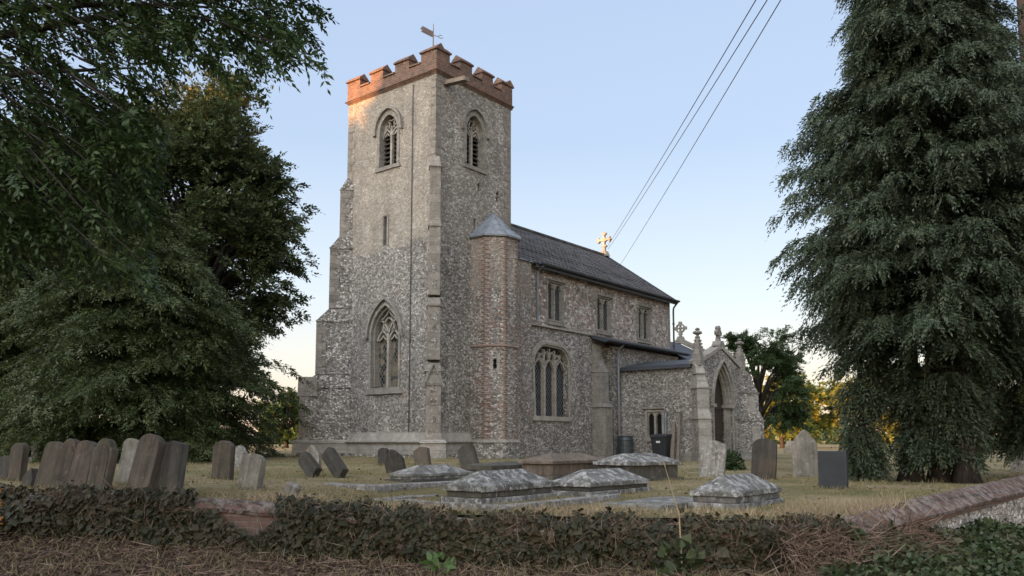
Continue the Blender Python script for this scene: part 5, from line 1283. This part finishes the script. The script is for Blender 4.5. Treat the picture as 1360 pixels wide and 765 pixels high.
# shrub at the porch foot
def small_plant(name, label, cat, x, y, g, rad, hh, n, leaf, mat, seed, stems=6):
    rng = np.random.default_rng(seed); t = thing(name, label, cat, (x, y, g))
    q = unit(rng.normal(0,1,(n,3)))*(rng.random(n)**.45)[:,None]; q[:,2] = np.abs(q[:,2])
    Pn = np.array([x,y,g]) + q*np.array([rad,rad,hh]); D = unit(q + rng.normal(0,.5,(n,3))); S = unit(np.cross(D, rng.normal(0,1,(n,3))))
    L = leaf[0]*rng.uniform(.6,1.3,n); card_obj('foliage', Pn, D, S, L, L*leaf[1], mat, t)
    m = MB()
    for k in range(stems): e = Pn[rng.integers(n)]; m.tube([(x,y,g-.03), tuple((np.array([x,y,g])+e)/2+np.array([0,0,.03])), tuple(e)], [.012,.009,.004], 5)
    obj('stem', m, 'bark', t); return t
r, f, z = on_yard(968, 624); x, y = cam2w(r, f); small_plant('low_shrub', 'small round dark shrub at the foot of the porch arch', 'shrub', x, y, z, .42, .55, 1300, (.10,.5), 'leaf_oak', 81)

# ------------------------------------------------------------------ pole and cables
r, f = 11.9, 19.0; x, y = cam2w(r, f)
# the pole stands right of the frame beyond the cypress and leans out of it
up = thing('utility_pole', 'brown wooden pole at the upper right edge behind the cypress', 'pole', (x, y, .7))
def at3(u, v, d): a, b, c = ray(u, v); q = cam2w(a*d/b, d); return (q[0], q[1], EYE+c*d/b)
pa_, pb_ = at3(1355.5, -40, 19), at3(1385, 420, 19.0)
obj('post', MB().tube([(pb_[0]+.05, pb_[1], .5), pb_, pa_, (pa_[0]-.12, pa_[1], pa_[2]+2.2)], [.15,.145,.125,.11], 12), 'pole_wood', up, smooth=True)
far = [at3(812, 322, 75), at3(815, 323, 75.5), at3(830, 345, 76)]
near = [at3(1004, 0, 24), at3(1019, 0, 24.2), at3(1037, 0, 24.4)]
labs = ['overhead cable, leftmost of the three slanting down to the nave roof', 'overhead cable, middle of the three slanting down to the nave roof', 'overhead cable, rightmost of the three slanting down to the nave roof']
for a, b, lab in zip(far, near, labs):
    a, b = Vector(a), Vector(b); a = a + (a-b)*.12; e = b + (b-a)*.55; pts = []
    for k in range(15):
        t = k/14; p = a.lerp(e, t); p.z -= .5*4*t*(1-t)*.6 - .28; pts.append(p)
    o = obj('overhead_cable', MB().tube(pts, [.017]*15, 5), 'cable', None, origin=tuple(pts[0])); tag(o, lab, 'cable', 'overhead cables')

# ------------------------------------------------------------------ ivy, grass, litter, weeds
def wall_frames(path):
    pts = np.array(resample(path, .05)); d = np.gradient(pts[:,:2], axis=0); d /= np.linalg.norm(d, axis=1, keepdims=True)
    return pts, np.stack([d[:,1], -d[:,0]], 1)
def to_w(r, f, z): return np.stack([CAMX + r*EX[0] + f*EX[1], CAMY + r*NX[0] + f*NX[1], z], -1)
def noise2(a, b, k=0): return np.array([noise.noise((p, q, k)) for p, q in zip(a, b)])
def ivy(name, label, path, n, mat, seed, mask=None, zlo=-.05, bulge=.24, top=.09, leaf=.062):
    rng = np.random.default_rng(seed); pts, nm = wall_frames(path); i = rng.integers(0, len(pts), n)
    p, q = pts[i], nm[i]; s = np.cumsum(np.r_[0, np.hypot(*np.diff(pts[:,:2], axis=0).T)])[i]
    foot = np.array([verge_h(a+b*.3, c+d*.3) for (a, c, _), (b, d) in zip(p[::1], q[::1])])
    h = rng.random(n); zt = p[:,2] + top*(.35+1.7*noise2(s*1.6, s*0, 7)+.8*noise2(s*5, s*0, 8)) 
    z = foot + zlo + (zt-foot-zlo)*h
    out = .18 + bulge*(.5+.9*noise2(s*1.3, z*2.2, 3)) * np.sqrt(np.clip(1.15-h,0,1)) + rng.normal(0, .03, n)
    over = rng.random(n) < .24                                       # leaves lying over the coping
    out = np.where(over, rng.uniform(-.26,.26,n), out); z = np.where(over, zt + rng.normal(.0,.03,n), z)
    if mask is not None:
        r_, f_ = p[:,0]+q[:,0]*out, p[:,1]+q[:,1]*out; u_ = CX + r_/f_*F_PX*1.0
        keep = ~mask(u_, h, over, rng.random(n)); p, q, z, out, over = p[keep], q[keep], z[keep], out[keep], over[keep]; n = len(p)
    P3 = to_w(p[:,0]+q[:,0]*out, p[:,1]+q[:,1]*out, z)
    nw = to_w(q[:,0], q[:,1], np.zeros(n)) - np.array([CAMX, CAMY, 0])
    tw = np.stack([-nw[:,1], nw[:,0], np.zeros(n)], 1)
    D = tw*rng.normal(0,.7,(n,1)) + nw*rng.uniform(.1,.8,(n,1)) + np.array([0,0,-1.0])*rng.uniform(.0,1.1,(n,1)) + np.where(over,1,0)[:,None]*np.array([0,0,.5])
    D = unit(D); S = unit(np.cross(D, nw + np.array([0,0,.6]) + rng.normal(0,.4,(n,3))))
    L = leaf*np.exp(rng.normal(-.08,.38,n))
    o = card_obj(name, P3, D, S, L, L*.92, mat, None, fold=.1, base=.35, origin=tuple(P3.mean(0)))
    if label: tag(o, label, 'ivy')
    tag(o, kind='stuff'); return o
def bare(u, h, over, k):        # the uncovered coping and patches of brick below it
    gap = (u > 262) & (u < 372)
    return (gap & (over | (h > .62 - .2*np.sin(u*.06)))) | (gap & (k < .40) & (u > 285) & (u < 350) & (h > .25)) | (over & (u > 400) & (k < .45)) | (k < .05)
ivy('wall_ivy', None, [WALL[0], WALL[1], WALL[2], WALL[3], WALL[4], (4.0,10.4,.62)], 60000, 'leaf_ivy', 91, bare)
ivy('wall_ivy', None, [(3.9,10.3,.60),(4.9,10.7,.34),(5.7,11.4,.12)], 6000, 'leaf_ivy_green', 92, lambda u, h, o, k: (k < .25), bulge=.5, top=.2, leaf=.07)
def ivy_bank(seed=93, n=15000):
    rng = np.random.default_rng(seed)
    r = rng.uniform(3.4, 8.5, n); f = rng.uniform(8.6, 13.2, n)
    wl = np.interp(r, [3.4,4.2,5.15,9.55], [10.2,10.35,11.0,15.5]); d = wl-.2-f
    ok = (d > 0) & (d < 2.6); r, f, d = r[ok], f[ok], d[ok]; n = len(r)
    z = .26*np.exp(-(d/1.25)**2)*(1+.5*noise2(r*1.1, f*1.1, 9)) * np.clip((r-3.2)/1.2, 0, 1) + .05 + rng.random(n)**2*.12
    P3 = to_w(r, f, z); D = unit(rng.normal(0,.6,(n,3)) + np.array([-.3,-.3,-.1])); S = unit(np.cross(D, np.array([0,0,1.0])+rng.normal(0,.5,(n,3)))); L = .075*rng.uniform(.5,1.35,n)
    tag(card_obj('ivy_bank', P3, D, S, L, L*.9, 'leaf_ivy_green', None, fold=.1, base=.35, origin=tuple(P3.mean(0))), kind='stuff')
ivy_bank()
def blades(name, P3, L, Wd, mat, seed, lean=.5):
    rng = np.random.default_rng(seed); n = len(P3)
    D = unit(rng.normal(0,lean,(n,3))*np.array([1,1,.2]) + np.array([0,0,1.0])); S = unit(np.cross(D, rng.normal(0,1,(n,3))))
    return tag(card_obj(name, P3, D, S, L, Wd, mat, None, fold=.1, base=.3), kind='stuff')
def lawn(seed=101, n=90000):
    rng = np.random.default_rng(seed); th = R(1)*rng.uniform(-36, 36, n)
    d0 = np.interp(th, np.radians(np.linspace(-36,36,73)), [polar_hit(R(a)) or 20 for a in np.linspace(-36,36,73)])
    d = d0 + .25 + 24*rng.random(n)**1.7
    r, f = np.sin(th)*d, np.cos(th)*d; z = yard(r, f)
    k = noise2(r*.9, f*.9, 2) > rng.uniform(-.5,.35,n); r, f, z = r[k], f[k], z[k]; n = len(r)
    P3 = to_w(r, f, z-.01)
    inside = (P3[:,0] > -.3) & (P3[:,1] > -.5) & (P3[:,0] < 17)
    P3 = P3[~inside]; n = len(P3)
    blades('lawn_grass', P3, rng.uniform(.025,.07,n), rng.uniform(.008,.02,n), 'grass_dry', seed, .7)
lawn()
def fringe(seed=103):
    rng = np.random.default_rng(seed); pts, nm = wall_frames([WALL[2], WALL[3], WALL[4], (4.2,10.5,.63),(5.15,11.1,.78)])
    n = 9000; i = rng.integers(0, len(pts), n); o = rng.uniform(-.75,.1,n)
    u = CX + pts[i][:,0]/pts[i][:,1]*F_PX; k = (noise2(u*.012, u*0, 4) + (u > 1050)*.5 > rng.uniform(-.3,.5,n)); i, o, u = i[k], o[k], u[k]; n = len(i)
    r, f = pts[i][:,0]+nm[i][:,0]*o, pts[i][:,1]+nm[i][:,1]*o; z = np.where(o < -.25, yard(r, f), pts[i][:,2]-.02)
    L = rng.uniform(.06,.20,n)*(1+.5*(u > 1060)); blades('dry_grass', to_w(r, f, z), L, rng.uniform(.006,.014,n), 'straw', seed, .75)
    n = 2600; r = rng.uniform(3.1,5.4,n); f = np.interp(r, [3.1,4.2,5.4], [10.15,10.2,11.0]) - rng.random(n)**1.5*.7; z = .66 - (np.interp(r,[3.1,4.2,5.4],[10.3,10.35,11.15])-f)*.75 + rng.normal(0,.04,n)
    rngd = np.random.default_rng(5); D = unit(rngd.normal(0,.6,(n,3)) + np.array([-.5,-.6,-.1])); S = unit(np.cross(D, rngd.normal(0,1,(n,3))))
    tag(card_obj('dry_grass', to_w(r, f, z), D, S, rng.uniform(.15,.42,n), rng.uniform(.006,.013,n), 'straw_brown', None), kind='stuff')
fringe()
def litter(seed=105, n=26000):
    rng = np.random.default_rng(seed); th = R(1)*rng.uniform(-36, 36, n)
    d0 = np.interp(th, np.radians(np.linspace(-36,36,73)), [polar_hit(R(a)) or 20 for a in np.linspace(-36,36,73)])
    d = d0 - .1 - 3.2*rng.random(n); r, f = np.sin(th)*d, np.cos(th)*d
    z = np.array([verge_h(a, b) for a, b in zip(r, f)]) + .02 + .03*noise2(r*1.2, f*1.2, 5) + rng.random(n)*.03
    D = unit(rng.normal(0,1,(n,3))*np.array([1,1,.35])); S = unit(np.cross(D, np.array([0,0,1.0])+rng.normal(0,.45,(n,3)))); L = .06*rng.uniform(.5,1.4,n)
    tag(card_obj('leaf_litter', to_w(r, f, z), D, S, L, L*.6, 'leaf_litter', None, fold=.2), kind='stuff')
    n2 = 9000; k = rng.choice(n, n2); P3 = to_w(r[k]+rng.normal(0,.1,n2), f[k]+rng.normal(0,.1,n2), z[k]-.02)
    blades('verge_grass', P3, rng.uniform(.05,.2,n2), rng.uniform(.004,.010,n2), 'grass_dry', seed+1, .9)
litter()
# weeds on the verge
def on_verge(u, d): a, b, c = ray(u, 600); r = a*d/b; return (*cam2w(r, d), verge_h(r, d))
x, y, g = on_verge(586, 10.15); small_plant('weed', 'small bright green weed growing at the foot of the ivy, left of centre', 'weed', x, y, g, .13, .24, 34, (.15,.5), 'leaf_weed', 111, 5)
x, y, g = on_verge(898, 9.95); small_plant('weed', 'broad-leaved green weed at the foot of the ivy below the tall dry stalk', 'weed', x, y, g, .26, .42, 70, (.16,.75), 'leaf_ivy_green', 112, 7)
x, y, g = on_verge(903, 10.0); p2 = at3(884, 622, 10.2)
st_ = thing('dry_stalk', 'tall pale dry stalk rising above the ivy right of centre', 'stalk', (x, y, g))
m_ = Vector((x,y,g)).lerp(Vector(p2), .55) + Vector((.06,-.05,.02)); obj('stem', MB().tube([(x,y,g), m_, p2], [.011,.009,.004], 6), 'straw', st_)
obj('seed_head', MB().tube([p2, (p2[0]-.01, p2[1]+.01, p2[2]+.05), (p2[0]-.03,p2[1]+.03,p2[2]+.09)], [.004,.011,.003], 6), 'straw', st_)
x, y = cam2w(-6.52, 10.6); small_plant('orange_shrub', 'sprig with orange leaves at the left edge in front of the wall', 'shrub', x, y, .30, .10, .75, 70, (.09,.6), 'leaf_orange', 113, 8)

def stems(seed=121):
    rng = np.random.default_rng(seed); n = 1500
    th = R(1)*rng.uniform(-34, 24, n); d0 = np.interp(th, np.radians(np.linspace(-36,36,73)), [polar_hit(R(a)) or 20 for a in np.linspace(-36,36,73)])
    d = d0 - rng.uniform(.28, .46, n); r, f = np.sin(th)*d, np.cos(th)*d
    z = np.array([verge_h(a, b) for a, b in zip(r, f)]) + rng.random(n)*.75
    D = unit(rng.normal(0,.55,(n,3))*np.array([1,1,.6]) + np.array([0,0,.55])); S = unit(np.cross(D, rng.normal(0,1,(n,3))))
    tag(card_obj('dry_stems', to_w(r, f, z), D, S, rng.uniform(.10,.38,n), rng.uniform(.004,.009,n), 'straw_brown', None), kind='stuff')
    n = 3200; th = R(1)*rng.uniform(-36, 30, n); d0 = np.interp(th, np.radians(np.linspace(-36,36,73)), [polar_hit(R(a)) or 20 for a in np.linspace(-36,36,73)])
    d = d0 - .3 - 2.4*rng.random(n); r, f = np.sin(th)*d, np.cos(th)*d
    z = np.array([verge_h(a, b) for a, b in zip(r, f)]) + .05 + rng.random(n)*.05
    D = unit(rng.normal(0,1,(n,3))*np.array([1,1,.22])); S = unit(np.cross(D, rng.normal(0,1,(n,3))))
    tag(card_obj('fallen_twigs', to_w(r, f, z), D, S, rng.uniform(.12,.5,n), rng.uniform(.004,.010,n), 'straw_brown', None), kind='stuff')
stems()


def tufts(seed=141):
    rng = np.random.default_rng(seed); P3 = []
    for x, y, z, w in FEET:
        n = 90; a = rng.uniform(-w*.62, w*.62, n); b = rng.choice([-1, 1], n)*rng.uniform(.05, .14, n)
        P3.append(np.stack([x+b, y+a, np.full(n, z-.015)], 1))
    P3 = np.concatenate(P3); n = len(P3)
    blades('foot_grass', P3, rng.uniform(.05,.15,n), rng.uniform(.006,.014,n), 'grass_dry', seed, .45)
tufts()

def clumps(seed=151):
    rng = np.random.default_rng(seed); k = 420; u = rng.uniform(-31, 31, k); th = R(1)*u
    d0 = np.array([polar_hit(a) or 20 for a in th]); d = d0 + .4 + 17*rng.random(k)**1.5; P3 = []; L = []
    for a, b in zip(th, d):
        n = rng.integers(14, 46); r, f = math.sin(a)*b + rng.normal(0,.09,n), math.cos(a)*b + rng.normal(0,.09,n)
        P3.append(to_w(r, f, yard(r, f)-.01)); L.append(rng.uniform(.05,.15)*rng.uniform(.5,1.2,n))
    P3 = np.concatenate(P3); L = np.concatenate(L); ok = ~((P3[:,0] > -.5) & (P3[:,1] > -.8) & (P3[:,0] < 17)); P3, L = P3[ok], L[ok]
    blades('grass_tufts', P3, L, rng.uniform(.006,.013,len(L)), 'grass_dry', seed, .5)
    n = 1800; th = R(1)*rng.uniform(-31, 31, n); d = np.array([polar_hit(a) or 20 for a in th]) + .3 + 14*rng.random(n); r, f = np.sin(th)*d, np.cos(th)*d
    D = unit(rng.normal(0,1,(n,3))*np.array([1,1,.3])); S = unit(np.cross(D, np.array([0,0,1.0])+rng.normal(0,.4,(n,3)))); L = .06*rng.uniform(.5,1.3,n)
    tag(card_obj('fallen_leaves', to_w(r, f, yard(r, f)+.02), D, S, L, L*.6, 'leaf_litter', None, fold=.2), kind='stuff')
clumps()
